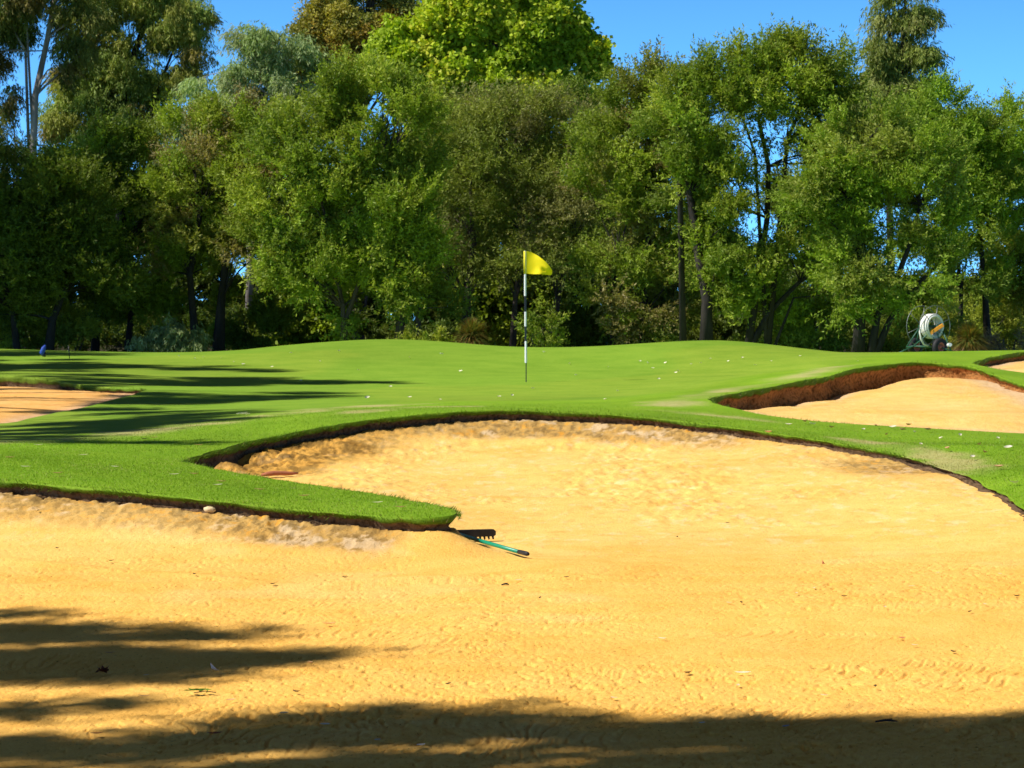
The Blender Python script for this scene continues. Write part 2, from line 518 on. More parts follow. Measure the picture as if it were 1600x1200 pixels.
main_c = ctrl_rim(MAIN) + [(x, y, z, .04, .1) for x, y, z in MAIN_X] + ctrl_rim(MAIN2)
rims_c = {'main': main_c, 'right': ctrl_rim(RIGHT), 'left': ctrl_rim(LEFT), 'far': ctrl_rim(FAR)}
tp = [c[:3] for k in rims_c for c in rims_c[k]]
tp += [P(*q) for q in CREST] + [P(*q) for q in INNER]
for a, b, y in CREST:
    q = P(a, b, y); tp.append((q[0] * 1.09, q[1] + 4.5, q[2] - 0.22)); tp.append((q[0] * 1.2, q[1] + 10, 0.62))
tp += [(-22, 15, .5), (-22, 30, .6), (-24, 45, .8), (-26, 60, .6), (20, 15, .4), (20, 28, .5), (22, 40, .8), (24, 60, .6), (0, -8, .1), (-14, -8, .2), (14, -8, .2), (-16, 6, .4), (14, 8, .3)]
_turf_tps = TPS(tp, 1e-3)


def turf_z(x, y):
    x = np.asarray(x, float); y = np.asarray(y, float)
    w = sstep(57, 61, y) + sstep(24, 34, np.abs(x)) + sstep(-6, -16, y)
    w = np.clip(w, 0, 1)
    xc = np.clip(x, -34, 34); yc = np.clip(y, -16, 61)
    return _turf_tps(xc, yc) * (1 - w) + 0.6 * w


def gz(x, y):
    return float(turf_z(np.array([x]), np.array([y]))[0])


def on_turf(px, py):
    """first hit of the view ray with the turf"""
    ys = np.linspace(13, 56, 2200); x = ys * (px - 800) / F; zr = EYE - ys * (py - 500) / F
    h = turf_z(x, ys) >= zr
    if not h.any(): return None
    i = h.argmax(); return (x[i], ys[i], float(turf_z(x[i:i + 1], ys[i:i + 1])[0]))


rims = {}
for k, c in rims_c.items():
    r = spline(np.array([(q[0], q[1], q[3], q[4]) for q in c]), True, 0.06)
    # a slightly ragged edge
    seg = np.linalg.norm(np.diff(r[:, :2], axis=0, append=r[:1, :2]), axis=1); s = np.cumsum(seg)
    t = np.roll(r[:, :2], -1, 0) - np.roll(r[:, :2], 1, 0); t /= np.linalg.norm(t, axis=1)[:, None] + 1e-9
    nr = np.stack([-t[:, 1], t[:, 0]], 1)
    jig = (fbm(s * 1.8, s * 0 + 3.3, 5, 3) - 0.5) * 0.15 + (vnoise(s * 8, s * 0 + 1.3, 8) - 0.5) * 0.05
    r[:, :2] += nr * (jig * np.clip(r[:, 2] / 0.08, 0.3, 1))[:, None]
    area = 0.5 * np.sum(r[:, 0] * np.roll(r[:, 1], -1) - np.roll(r[:, 0], -1) * r[:, 1])
    if area < 0: r = r[::-1].copy()
    rims[k] = r          # counter-clockwise: the inside lies to the left

# ------------------------------------------------------------------ turf sheet with holes, lips and soil walls
xs = []
def grid(x0, x1, y0, y1, d):
    gx, gy = np.meshgrid(np.arange(x0, x1, d), np.arange(y0, y1, d)); return np.stack([gx.ravel(), gy.ravel()], 1)
g = np.concatenate([grid(-11, 9, 12, 30, 0.2), grid(-16, 14, 30, 58, 0.33)])
g += RNG.uniform(-0.03, 0.03, g.shape)
ring = []
for R, st in ((3, 3), (8, 6), (20, 14), (60, 40), (200, 150), (700, 500), (2500, 1500)):
    x0, x1, y0, y1 = -17 - R, 15 + R, -10 - R, 59 + R
    for a in np.arange(x0, x1, st): ring += [(a, y0), (a, y1)]
    for a in np.arange(y0, y1, st): ring += [(x0, a), (x1, a)]
ring += [(x, y) for x in np.arange(-16, 15, 1.5) for y in np.arange(-8, 12, 1.5)]
ring += [(x, y) for x in (-15, -13.5, -12) for y in np.arange(12, 30, 1.0)] + [(x, y) for x in (10, 11.5, 13) for y in np.arange(12, 30, 1.0)]
g = np.concatenate([g, np.array(ring)])
keep = np.ones(len(g), bool)
for r in rims.values():
    keep &= ~inpoly(g[:, 0], g[:, 1], r)
    keep &= polydist(g[:, 0], g[:, 1], r)[0] > 0.06
g = g[keep]
vv = [Vector((float(a), float(b))) for a, b in g]; ee = []
for r in rims.values():
    b = len(vv); n = len(r)
    vv += [Vector((float(a), float(c))) for a, c in r[:, :2]]
    ee += [(b + i, b + (i + 1) % n) for i in range(n)]
cv, ce, cf, _, _, _ = delaunay_2d_cdt(vv, ee, [], 0, 1e-6)
cv = np.array([(v.x, v.y) for v in cv]); cf = np.array([f for f in cf if len(f) == 3])
cen = cv[cf].mean(1)
hole = np.zeros(len(cf), bool)
for r in rims.values(): hole |= inpoly(cen[:, 0], cen[:, 1], r)
cf = cf[~hole]
tz = turf_z(cv[:, 0], cv[:, 1])
turf_v = np.column_stack([cv, tz])

# colour zones
GREEN_EDGE = [(-300, 705, 20.5), (0, 690, 22.0), (200, 675, 23.8), (380, 658, 25.6), (520, 645, 27.0), (640, 636, 28.2), (800, 629, 29.2), (950, 627, 29.2), (1040, 618, 30.0), (1110, 606, 32.0), (1200, 594, 34.0), (1300, 574, 38.0), (1370, 565, 41.0), (1430, 559, 43.5), (1520, 556, 45)]
green_line = spline(np.array([P(*q)[:2] for q in GREEN_EDGE]), False, 0.3)
green_poly = np.concatenate([green_line, [[10, 50], [2, 53], [-12, 53], [-16, 40], [-12, 22]]])
DRY = [((-100, 698, 21.2), (60, 687, 22.3), (200, 676, 23.7), (300, 667, 24.7), (380, 659, 25.5), (470, 650, 26.4), (560, 643, 27.2), (640, 638, 28.0)),
       ((560, 650, 25.6), (640, 641, 26.4), (720, 637, 26.5)),
       ((1040, 634, 27.4), (1110, 617, 29.3), (1180, 604, 31.0), (1240, 592, 32.6), (1310, 576, 34.6), (1350, 570, 36)),
       ((1060, 640, 26.6), (1120, 640, 26.4), (1190, 652, 26.3)),
       ((1320, 684, 23.9), (1400, 702, 22.6), (1470, 722, 21.3), (1520, 744, 20.0))]
dry_w = (0.42, 0.3, 0.34, 0.3, 0.34)
dry_lines = [spline(np.array([P(*q)[:2] for q in d]), False, 0.3) for d in DRY]


def turf_colour(x, y):
    n = len(x)
    c = np.empty((n, 3)); c[:] = (0.215, 0.365, 0.02)
    far = sstep(57, 62, y)
    g_in = inpoly(x, y, green_poly); d, _ = polydist(x, y, green_line, False)
    w = np.where(g_in, sstep(0, 0.8, d), 0.0)[:, None]
    lum = fbm(x * 0.35, y * 0.2, 41, 3)[:, None]
    gcol = np.array((0.245, 0.365, 0.034)) * (0.86 + 0.28 * lum)
    gcol = gcol * np.where(fbm(x * 0.18, y * 0.12, 55, 2)[:, None] > 0.52, (0.86, 0.96, 0.9), (1.0, 1.0, 1.0))
    c = c * (0.8 + 0.4 * fbm(x * 1.1, y * 0.8, 43, 3)[:, None])
    c = c * (1 - w) + gcol * w
    tan = np.array((0.50, 0.44, 0.19))
    for ln, wd in zip(dry_lines, dry_w):
        d, _ = polydist(x, y, ln, False)
        k = (1 - sstep(wd * 0.45, wd, d + (fbm(x * 3, y * 3, 47, 3) - 0.5) * wd * 1.4))[:, None]
        k *= (0.25 + 0.75 * sstep(0.4, 0.62, fbm(x * 2.2 + 5, y * 2.2, 49, 3)))[:, None] * 0.85
        c = c * (1 - k) + tan * k
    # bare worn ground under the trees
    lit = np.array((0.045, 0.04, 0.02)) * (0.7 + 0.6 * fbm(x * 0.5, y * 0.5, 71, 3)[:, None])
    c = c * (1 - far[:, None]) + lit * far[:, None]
    return c


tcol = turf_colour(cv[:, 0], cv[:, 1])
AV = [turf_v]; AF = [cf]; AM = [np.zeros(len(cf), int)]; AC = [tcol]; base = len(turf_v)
FQ = []; FM = []
rim_info = {}
for k, r in rims.items():
    n = len(r)
    t = np.roll(r[:, :2], -2, 0) - np.roll(r[:, :2], 2, 0); t /= np.linalg.norm(t, axis=1)[:, None] + 1e-9
    inn = np.stack([-t[:, 1], t[:, 0]], 1)
    z = turf_z(r[:, 0], r[:, 1]); lip = np.maximum(r[:, 2], 0.015); wl = r[:, 3]
    rim_info[k] = (inn, z)
    s = np.cumsum(np.linalg.norm(np.diff(r[:, :2], axis=0, append=r[:1, :2]), axis=1))
    rg = (fbm(s * 7, s * 0, 21, 3) - 0.5) + 0.9 * (fbm(s * 1.7, s * 0 + 4, 23, 3) - 0.5)
    hs = np.clip(lip / 0.09, 0.25, 1); rw = 0.28 if k in ('right', 'far') else 0.1
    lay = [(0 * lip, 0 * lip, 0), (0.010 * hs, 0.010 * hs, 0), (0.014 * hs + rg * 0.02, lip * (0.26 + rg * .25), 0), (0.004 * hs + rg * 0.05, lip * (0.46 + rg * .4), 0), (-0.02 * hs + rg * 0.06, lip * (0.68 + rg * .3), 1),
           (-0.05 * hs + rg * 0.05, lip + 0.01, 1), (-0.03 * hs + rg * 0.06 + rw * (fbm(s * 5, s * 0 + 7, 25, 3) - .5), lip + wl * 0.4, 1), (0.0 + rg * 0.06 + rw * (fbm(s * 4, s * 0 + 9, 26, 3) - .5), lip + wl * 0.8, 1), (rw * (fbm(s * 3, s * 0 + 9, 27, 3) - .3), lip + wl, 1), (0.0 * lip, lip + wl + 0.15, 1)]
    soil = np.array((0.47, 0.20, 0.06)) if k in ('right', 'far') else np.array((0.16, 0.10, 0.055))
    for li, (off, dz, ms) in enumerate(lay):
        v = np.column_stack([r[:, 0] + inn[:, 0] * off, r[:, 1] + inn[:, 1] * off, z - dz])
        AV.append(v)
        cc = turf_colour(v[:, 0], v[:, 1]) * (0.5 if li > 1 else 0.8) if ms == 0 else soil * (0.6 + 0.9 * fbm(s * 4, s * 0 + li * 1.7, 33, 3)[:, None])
        AC.append(cc)
    i = np.arange(n); j = (i + 1) % n
    for li in range(len(lay) - 1):
        a = base + li * n; b = a + n
        FQ.append(np.stack([a + i, a + j, b + j, b + i], 1)); FM.append(np.full(n, lay[li + 1][2]))
    base += n * len(lay)
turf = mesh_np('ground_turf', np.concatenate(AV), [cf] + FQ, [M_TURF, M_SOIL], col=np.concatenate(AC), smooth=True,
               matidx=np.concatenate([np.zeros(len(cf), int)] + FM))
tag(turf, 'mown golf green and fairway turf around the bunkers', None, None, 'structure')

# ------------------------------------------------------------------ sand
S_MAIN = [(-300, 1200, 8.25), (200, 1200, 8.25), (800, 1200, 8.25), (1400, 1200, 8.25), (1900, 1200, 8.25),
          (-200, 1000, 11.6), (200, 1000, 11.5), (800, 1000, 11.45), (1400, 1000, 11.4), (1800, 1000, 11.3),
          (0, 900, 13.9), (300, 905, 13.9), (600, 902, 14.05), (800, 900, 14.1), (1100, 898, 14.1), (1400, 895, 14.0), (1650, 895, 13.6),
          (-60, 845, 15.4), (0, 848, 15.3), (200, 858, 15.05), (400, 872, 14.8), (560, 880, 14.75), (680, 876, 14.85), (762, 868, 15.1), (735, 851, 15.3), (712, 838, 15.45), (690, 852, 15.2), (825, 873, 15.0), (800, 850, 16.0), (950, 850, 16.0), (1200, 850, 15.95), (1450, 850, 15.6),
          (720, 802, 18.1), (600, 772, 19.3), (500, 757, 20.0), (430, 745, 20.6), (385, 736, 21.1), (345, 722, 21.1),
          (800, 800, 18.3), (950, 800, 18.3), (1100, 800, 18.2), (1300, 800, 17.9), (1480, 800, 17.5),
          (700, 760, 20.3), (850, 760, 20.4), (1000, 760, 20.3), (1150, 760, 20.2), (1300, 760, 19.7), (1430, 766, 19.1),
          (600, 725, 22.3), (750, 720, 22.8), (900, 715, 23.0), (1100, 720, 22.4), (1250, 730, 21.4), (1380, 742, 20.4),
          (390, 733, 21.45), (430, 724, 21.8), (500, 709, 22.65), (600, 694, 23.6), (700, 687, 24.25), (850, 686, 24.5), (1000, 692, 24.2), (1150, 702, 23.55), (1300, 718, 22.3), (1420, 738, 21.0), (1500, 761, 19.45)]
S_RIGHT = [(1200, 637, 29.2), (1260, 629, 30.6), (1330, 614, 32.3), (1400, 598, 33.5), (1450, 592, 34.0), (1500, 593, 33.7), (1550, 602, 32.5), (1600, 620, 30.5),
           (1180, 641, 28.2), (1250, 649, 27.5), (1350, 655, 27.2), (1450, 659, 27.0), (1550, 662, 26.8), (1400, 640, 28.5), (1500, 640, 28.6), (1400, 620, 31), (1500, 618, 31.2), (1320, 636, 29.4), (1600, 650, 27.6)]
S_LEFT = [(0, 604, 35.6), (60, 606, 35.1), (110, 611, 34.1), (150, 613, 33.2), (0, 625, 31), (80, 625, 31), (140, 618, 31.8), (-150, 630, 31), (0, 650, 27.6)]
S_FAR = [(1560, 573, 40.0), (1600, 565, 41.6), (1600, 575, 38), (1680, 580, 37.5), (1680, 562, 41.5)]


def sand(name, key, floor, y0, y1, fx, nx, ratio, label):
    r = rims[key]; c = rims_c[key]
    pts = [P(*q) for q in floor]
    for q in c: pts.append((q[0], q[1], q[2] - q[3] - 0.02 - (q[4] * 0.85 if q[4] > 0.1 else 0)))
    if key == 'main': pts += [(-3, 3.5, 0), (2, 3.5, 0), (0, 5.5, 0), (-6, 9, .05), (-6.5, 14, .1)] + [tuple(P(825, 866, 14.95) * t + P(700, 836, 16.38) * (1 - t) - np.array((0, 0, .028))) for t in (.0, .3, .55, .8, 1.0)] + [tuple(P(775, 843, 16.6))]
    f = TPS(pts, 1e-3)
    ys = y0 * np.exp(np.arange(0, math.log(y1 / y0), ratio))
    us = np.linspace(fx[0], fx[1], nx)
    Y, U = np.meshgrid(ys, us, indexing='ij')
    X = Y * U
    z = f(X, Y)
    inside = inpoly(X, Y, r)
    d, idx = polydist(X, Y, r)
    lipv = r[idx, 2]
    sd = np.where(inside, d, -d)
    # soft undulation, clods and grains
    z += (fbm(X * 0.9, Y * 0.9, 3, 3) - 0.5) * 0.03 * sstep(0.2, 1.2, sd)
    z += (fbm(X * 3.5, Y * 3.5, 9, 3) - 0.5) * 0.008
    near = sstep(17, 13, Y)
    bowl = sstep(15.5, 18, Y) * sstep(.38, .62, fbm(X * 0.9 + 2, Y * 0.5, 141, 4))
    z += bowl * (1.0 if key == 'main' else .35) * ((fbm(X * 9, Y * 4.5, 143, 4) - 0.5) * 0.038 + (vnoise(X * 24, Y * 12, 145) - 0.5) * 0.012)
    if key == 'main':
        g1 = vnoise(X * 34, Y * 34, 15); g2 = vnoise(X * 70, Y * 70, 16)
        rough = 0.35 + 0.65 * sstep(0.35, 0.6, fbm(X * 0.8 + 3, Y * 0.6, 27, 3))
        z += near * rough * ((g1 - 0.5) * 0.004 + (g2 - 0.5) * 0.005)
        pit = sstep(0.74, 0.88, vnoise(X * 30 + 5, Y * 24, 61)) * sstep(0.42, 0.66, fbm(X * 1.3, Y * 1.3, 62, 3))
        pit2 = sstep(0.80, 0.88, vnoise(X * 42 + 9, Y * 34, 63)) * sstep(0.35, 0.6, fbm(X * 0.9 + 4, Y * 0.9, 64, 3))
        z -= near * (pit * 0.008 + pit2 * 0.012)
        # rake and wind ripples in patches
        warp = (fbm(X * 1.3, Y * 1.3, 18, 3) - 0.5)
        for cx, cy, rx, ry, th, wl, amp in ((-.9, 11.6, 1.1, 1.0, 0.5, .075, .006), (-1.0, 9.1, 1.2, .75, 0.05, .085, .008), (1.9, 10.3, .8, .55, 0.65, .075, .008), (1.3, 11.4, .9, .4, 0.5, .07, .005), (-.2, 8.9, 1.0, .6, 0.15, .08, .006), (2.4, 12.6, .8, .5, .4, .07, .004), (-1.2, 12.9, 1.4, .5, .3, .07, .004), (.4, 10.3, .9, .5, .35, .055, .005), (-2.2, 10.4, .8, .7, .2, .06, .005), (.9, 9.3, .9, .5, .55, .06, .006), (.3, 12.2, .9, .4, .45, .06, .004), (-.3, 11.2, .8, .5, .7, .055, .005), (1.7, 9.0, .7, .4, .3, .06, .006)):
            w = sstep(1.0, 0.4, np.sqrt(((X - cx) / rx) ** 2 + ((Y - cy) / ry) ** 2) + warp * 0.8)
            ph = (X * math.cos(th) - Y * math.sin(th) + warp * 0.55 + 0.12 * (Y - cy) ** 2) * 2 * math.pi / wl
            z += -w * amp * 1.9 * np.maximum(0, np.sin(ph)) ** 3 * sstep(0.2, 0.6, vnoise(X * 13, Y * 13, 19)) + w * amp * 0.3 * np.sin(ph)
        # long smooth drag ridges
        for (ax, ay), (bx, by), h in (((-3.4, 13.4), (0.6, 14.0), .02), ((-1.2, 13.6), (0.9, 14.5), .018), ((-3.5, 14.6), (-1.5, 13.9), .015)):
            L = math.hypot(bx - ax, by - ay); tx, ty = (bx - ax) / L, (by - ay) / L
            al = (X - ax) * tx + (Y - ay) * ty; ac = -(X - ax) * ty + (Y - ay) * tx + warp * 0.25
            z += h * np.exp(-(ac / 0.09) ** 2) * sstep(-.4, .3, al) * sstep(L + .4, L - .3, al)
    crumb = sstep(1.15, 0.2, sd + (fbm(X * 1.2, Y * 1.2, 77, 3) - 0.5) * 0.8) * (sstep(0.012, 0.02, lipv) if key == 'main' else sstep(0.03, 0.06, lipv))
    if key == 'main':
        crumb *= (0.35 + 0.65 * sstep(3.4, -0.5, X)) * (0.3 + 0.7 * sstep(0.3, .7, fbm(X * .8, Y * .8, 79, 2))) + 0.15
        crumb *= 1 - sstep(-1.1, -.5, X) * sstep(18.2, 17, Y)
    rid = 1 - np.abs(2 * fbm(X * 11, Y * 5, 31, 5) - 1)
    cove = sstep(-.8, -1.5, X) * sstep(20.3, 21.0, Y) if key == 'main' else np.zeros_like(X)
    ca = 0.6 + 0.7 * cove + 0.5 * sstep(-1.2, -1.8, X) * sstep(17.6, 17, Y) if key == 'main' else 0.25
    z += ca * crumb * ((rid - 0.75) * 0.045 + (fbm(X * 16, Y * 12, 35, 3) - 0.5) * 0.03)
    tzz = np.full(z.shape, 9.0); m = ~inside & (d < 0.6)
    tzz[m] = turf_z(X[m], Y[m])
    z = np.where(inside, z, np.minimum(z, tzz - np.maximum(lipv, .03) - 0.05))
    ok = inside | (d < 0.22)
    # colour
    base_c = np.array((0.95, 0.605, 0.18)) if key == 'main' else np.array((0.92, 0.60, 0.20))
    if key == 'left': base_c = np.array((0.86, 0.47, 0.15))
    c3 = np.empty(z.shape + (3,)); c3[:] = base_c
    v1 = fbm(X * 0.7, Y * 0.5, 91, 4)[..., None]
    if key == 'main':      # the raked floor in front is a coarser, more golden sand than the washed bowl behind
        fr_ = sstep(16.8, 13.6, Y + (fbm(X * .6, Y * .6, 131, 3) - .5) * 3)[..., None]; c3 = c3 * (1 - fr_) + np.array((0.95, 0.55, 0.135)) * fr_
    c3 *= 0.92 + 0.16 * v1
    org = sstep(0.54, 0.72, fbm(X * 1.1 + 7, Y * 1.6, 93, 5))[..., None] * 0.35
    c3 = c3 * (1 - org) + np.array((0.86, 0.48, 0.10)) * org
    pale = sstep(0.56, 0.74, fbm(X * 0.9 + 1, Y * 1.2, 95, 5))[..., None] * 0.3
    c3 = c3 * (1 - pale) + np.array((0.92, 0.66, 0.27)) * pale
    fl = (sstep(.60, .72, fbm(X * 13 + 2, Y * 7, 151, 4, .7)) * sstep(14.5, 17, Y) * (.42 if key == 'main' else .12))[..., None]; c3 = c3 * (1 - fl) + np.array((0.66, 0.40, 0.11)) * fl
    fl = (sstep(.60, .70, fbm(X * 10 + 8, Y * 5, 153, 4, .7)) * sstep(14.5, 17, Y) * (.45 if key == 'main' else .12))[..., None]; c3 = c3 * (1 - fl) + np.array((0.90, 0.72, 0.42)) * fl
    cr = sstep(0.05, 0.6, crumb)[..., None]
    n1 = fbm(X * 4.0, Y * 3.0, 97, 5, .65)[..., None]; n2 = fbm(X * 15 + 3, Y * 9, 99, 5, .65)[..., None]
    crust = np.array((0.50, 0.31, 0.10)) * np.ones_like(c3)
    k = sstep(0.54, 0.66, n1); k = k * 0.8; crust = crust * (1 - k) + np.array((0.66, 0.52, 0.36)) * k
    k = sstep(0.48, 0.36, n2); crust = crust * (1 - k) + np.array((0.25, 0.16, 0.06)) * k
    k = sstep(0.57, 0.66, n2) * sstep(0.52, 0.42, n1); crust = crust * (1 - k) + np.array((0.70, 0.34, 0.05)) * k
    gold = np.array((0.50, 0.27, 0.055)) * (0.45 + 1.1 * sstep(.35, .65, fbm(X * 15, Y * 7, 101, 5, .65)))[..., None]
    cv3 = (cove * 0.8)[..., None]; crust = crust * (1 - cv3) + gold * cv3
    ck = cr * (0.88 + 0.1 * cv3 if key == 'main' else 0.25); c3 = c3 * (1 - ck) + crust * ck
    if key in ('right', 'left', 'far'):
        k = (sstep(0.5, 0.1, sd) * 0.6)[..., None]; c3 = c3 * (1 - k) + np.array((0.62, 0.45, 0.34)) * k
    R_, C_ = z.shape
    idm = np.arange(R_ * C_).reshape(R_, C_)
    q = np.stack([idm[:-1, :-1], idm[:-1, 1:], idm[1:, 1:], idm[1:, :-1]], -1).reshape(-1, 4)
    okf = ok.ravel()
    q = q[okf[q].all(1)]
    used = np.unique(q); remap = np.full(R_ * C_, -1); remap[used] = np.arange(len(used))
    v = np.column_stack([X.ravel(), Y.ravel(), z.ravel()])[used]
    o = mesh_np(name, v, remap[q], M_SAND, col=c3.reshape(-1, 3)[used], smooth=True)
    tag(o, label, None, None, 'structure')
    return v


sand_v = {}
sand_v['main'] = sand('sand_bunker', 'main', S_MAIN, 5.2, 25.9, (-0.34, 0.29), 900, 0.0019, 'wide raked yellow sand bunker in the foreground')
sand_v['right'] = sand('sand_bunker', 'right', S_RIGHT, 25.5, 35.2, (0.07, 0.26), 420, 0.0016, 'sand bunker with a rusty soil wall on the right of the green')
sand_v['left'] = sand('sand_bunker', 'left', S_LEFT, 25.5, 37, (-0.33, -0.14), 300, 0.0022, 'shaded sand bunker on the left of the green')
sand_v['far'] = sand('sand_bunker', 'far', S_FAR, 35, 44, (0.19, 0.29), 200, 0.002, 'small far sand bunker cut by the right edge')


def sz(key, x, y):
    v = sand_v[key]; d = (v[:, 0] - x) ** 2 + (v[:, 1] - y) ** 2
    return float(v[d.argmin(), 2])


def on_sand(px, py):
    v = sand_v['main']; sx = 800 + F * v[:, 0] / v[:, 1]; sy = 500 + F * (EYE - v[:, 2]) / v[:, 1]
    i = ((sx - px) ** 2 + (sy - py) ** 2).argmin(); return v[i]


# ------------------------------------------------------------------ grass blades
def blades(name, pts, length, width, lean, cols, label, dirs=None):
    n = len(pts)
    a = RNG.uniform(0, 2 * math.pi, n)
    L = length * RNG.uniform(0.55, 1.3, n)
    l = lean * RNG.uniform(0.2, 1.2, n)
    ax = np.stack([np.cos(a) * l, np.sin(a) * l, np.ones(n)], 1)
    if dirs is not None: ax = ax * 0.45 + dirs
    ax /= np.linalg.norm(ax, axis=1)[:, None]
    b = RNG.uniform(0, 2 * math.pi, n)
    sd = np.stack([np.cos(b), np.sin(b), np.zeros(n)], 1) * (width * RNG.uniform(0.7, 1.3, n))[:, None]
    v = np.empty((n, 3, 3)); v[:, 0] = pts - sd; v[:, 1] = pts + sd; v[:, 2] = pts + ax * L[:, None]
    c = np.repeat(cols, 3, 0)
    o = mesh_np(name, v.reshape(-1, 3), np.arange(3 * n).reshape(n, 3), M_BLADE, col=c)
    tag(o, label, 'grass', None, 'stuff')
    return o


allrim = list(rims.values())
cand = np.column_stack([RNG.uniform(-6.5, 5.5, 900000), RNG.uniform(15.0, 28.0, 900000)])
px = 800 + F * cand[:, 0] / cand[:, 1]
m = (px > -90) & (px < 1690) & (RNG.random(len(cand)) < np.clip((27.5 - cand[:, 1]) / 9.0, 0.03, 1))
cand = cand[m]
for r in allrim: cand = cand[~inpoly(cand[:, 0], cand[:, 1], r)]
ing = inpoly(cand[:, 0], cand[:, 1], green_poly)
cand = cand[~ing]
cand = cand[:260000]
pz = turf_z(cand[:, 0], cand[:, 1])
bc = turf_colour(cand[:, 0], cand[:, 1]) * RNG.uniform(0.75, 1.3, (len(cand), 1)) * np.array((1.05, 1.0, 1.1))
k = RNG.random(len(cand)) < 0.07 * (0.4 + 1.6 * sstep(.45, .65, fbm(cand[:, 0] * 2, cand[:, 1] * 2, 121, 3))); bc[k] = np.array((0.45, 0.42, 0.16)) * RNG.uniform(.7, 1.1, (k.sum(), 1))
blades('mown_grass', np.column_stack([cand, pz - 0.004]), 0.018, 0.0028, 1.1, bc, 'short bright green grass blades on the turf tongue and bunker banks')
EP = []; ED = []
for k_, r in rims.items():
    inn, z = rim_info[k_]
    px = 800 + F * r[:, 0] / r[:, 1]
    okk = np.where((r[:, 1] > 12) & (px > -120) & (px < 1720) & (r[:, 2] > 0.022))[0]
    seg = np.linalg.norm(np.diff(r[:, :2], axis=0, append=r[:1, :2]), axis=1)
    per = 26 if k_ == 'main' else 16
    ss = np.cumsum(seg); clump = sstep(0.3, 0.75, fbm(ss * 2.4, ss * 0 + 2.2, 88, 3))[okk]
    ii = np.repeat(okk, np.maximum(3, (per * (0.35 + 1.5 * clump)).astype(int)))
    off = RNG.uniform(-0.03, 0.03, len(ii)); dz = RNG.uniform(0, 0.62, len(ii)) ** 1.2 * r[ii, 2]
    hs = np.clip(r[ii, 2] / 0.09, 0.25, 1)
    off = np.where(dz > 0.01, 0.022 * hs, off - 0.01)
    al = RNG.uniform(-0.06, 0.06, len(ii))
    tx = np.stack([inn[ii, 1], -inn[ii, 0]], 1)
    p = np.column_stack([r[ii, 0] + inn[ii, 0] * off + tx[:, 0] * al, r[ii, 1] + inn[ii, 1] * off + tx[:, 1] * al, z[ii] - dz])
    EP.append(p)
    ED.append(np.column_stack([inn[ii, 0] * 0.7, inn[ii, 1] * 0.7, RNG.uniform(-0.7, 0.5, len(ii))]))
EP = np.concatenate(EP); ED = np.concatenate(ED)
ec = np.array((0.12, 0.235, 0.018)) * RNG.uniform(0.55, 1.35, (len(EP), 1))
k = RNG.random(len(EP)) < 0.06; ec[k] = (0.33, 0.27, 0.11)
blades('overhanging_grass', EP, 0.038, 0.003, 0.9, ec, 'longer grass blades hanging over the bunker lips', ED)

# ------------------------------------------------------------------ trees
def rand_dirs(n):
    v = RNG.normal(size=(n, 3)); return v / np.linalg.norm(v, axis=1)[:, None]


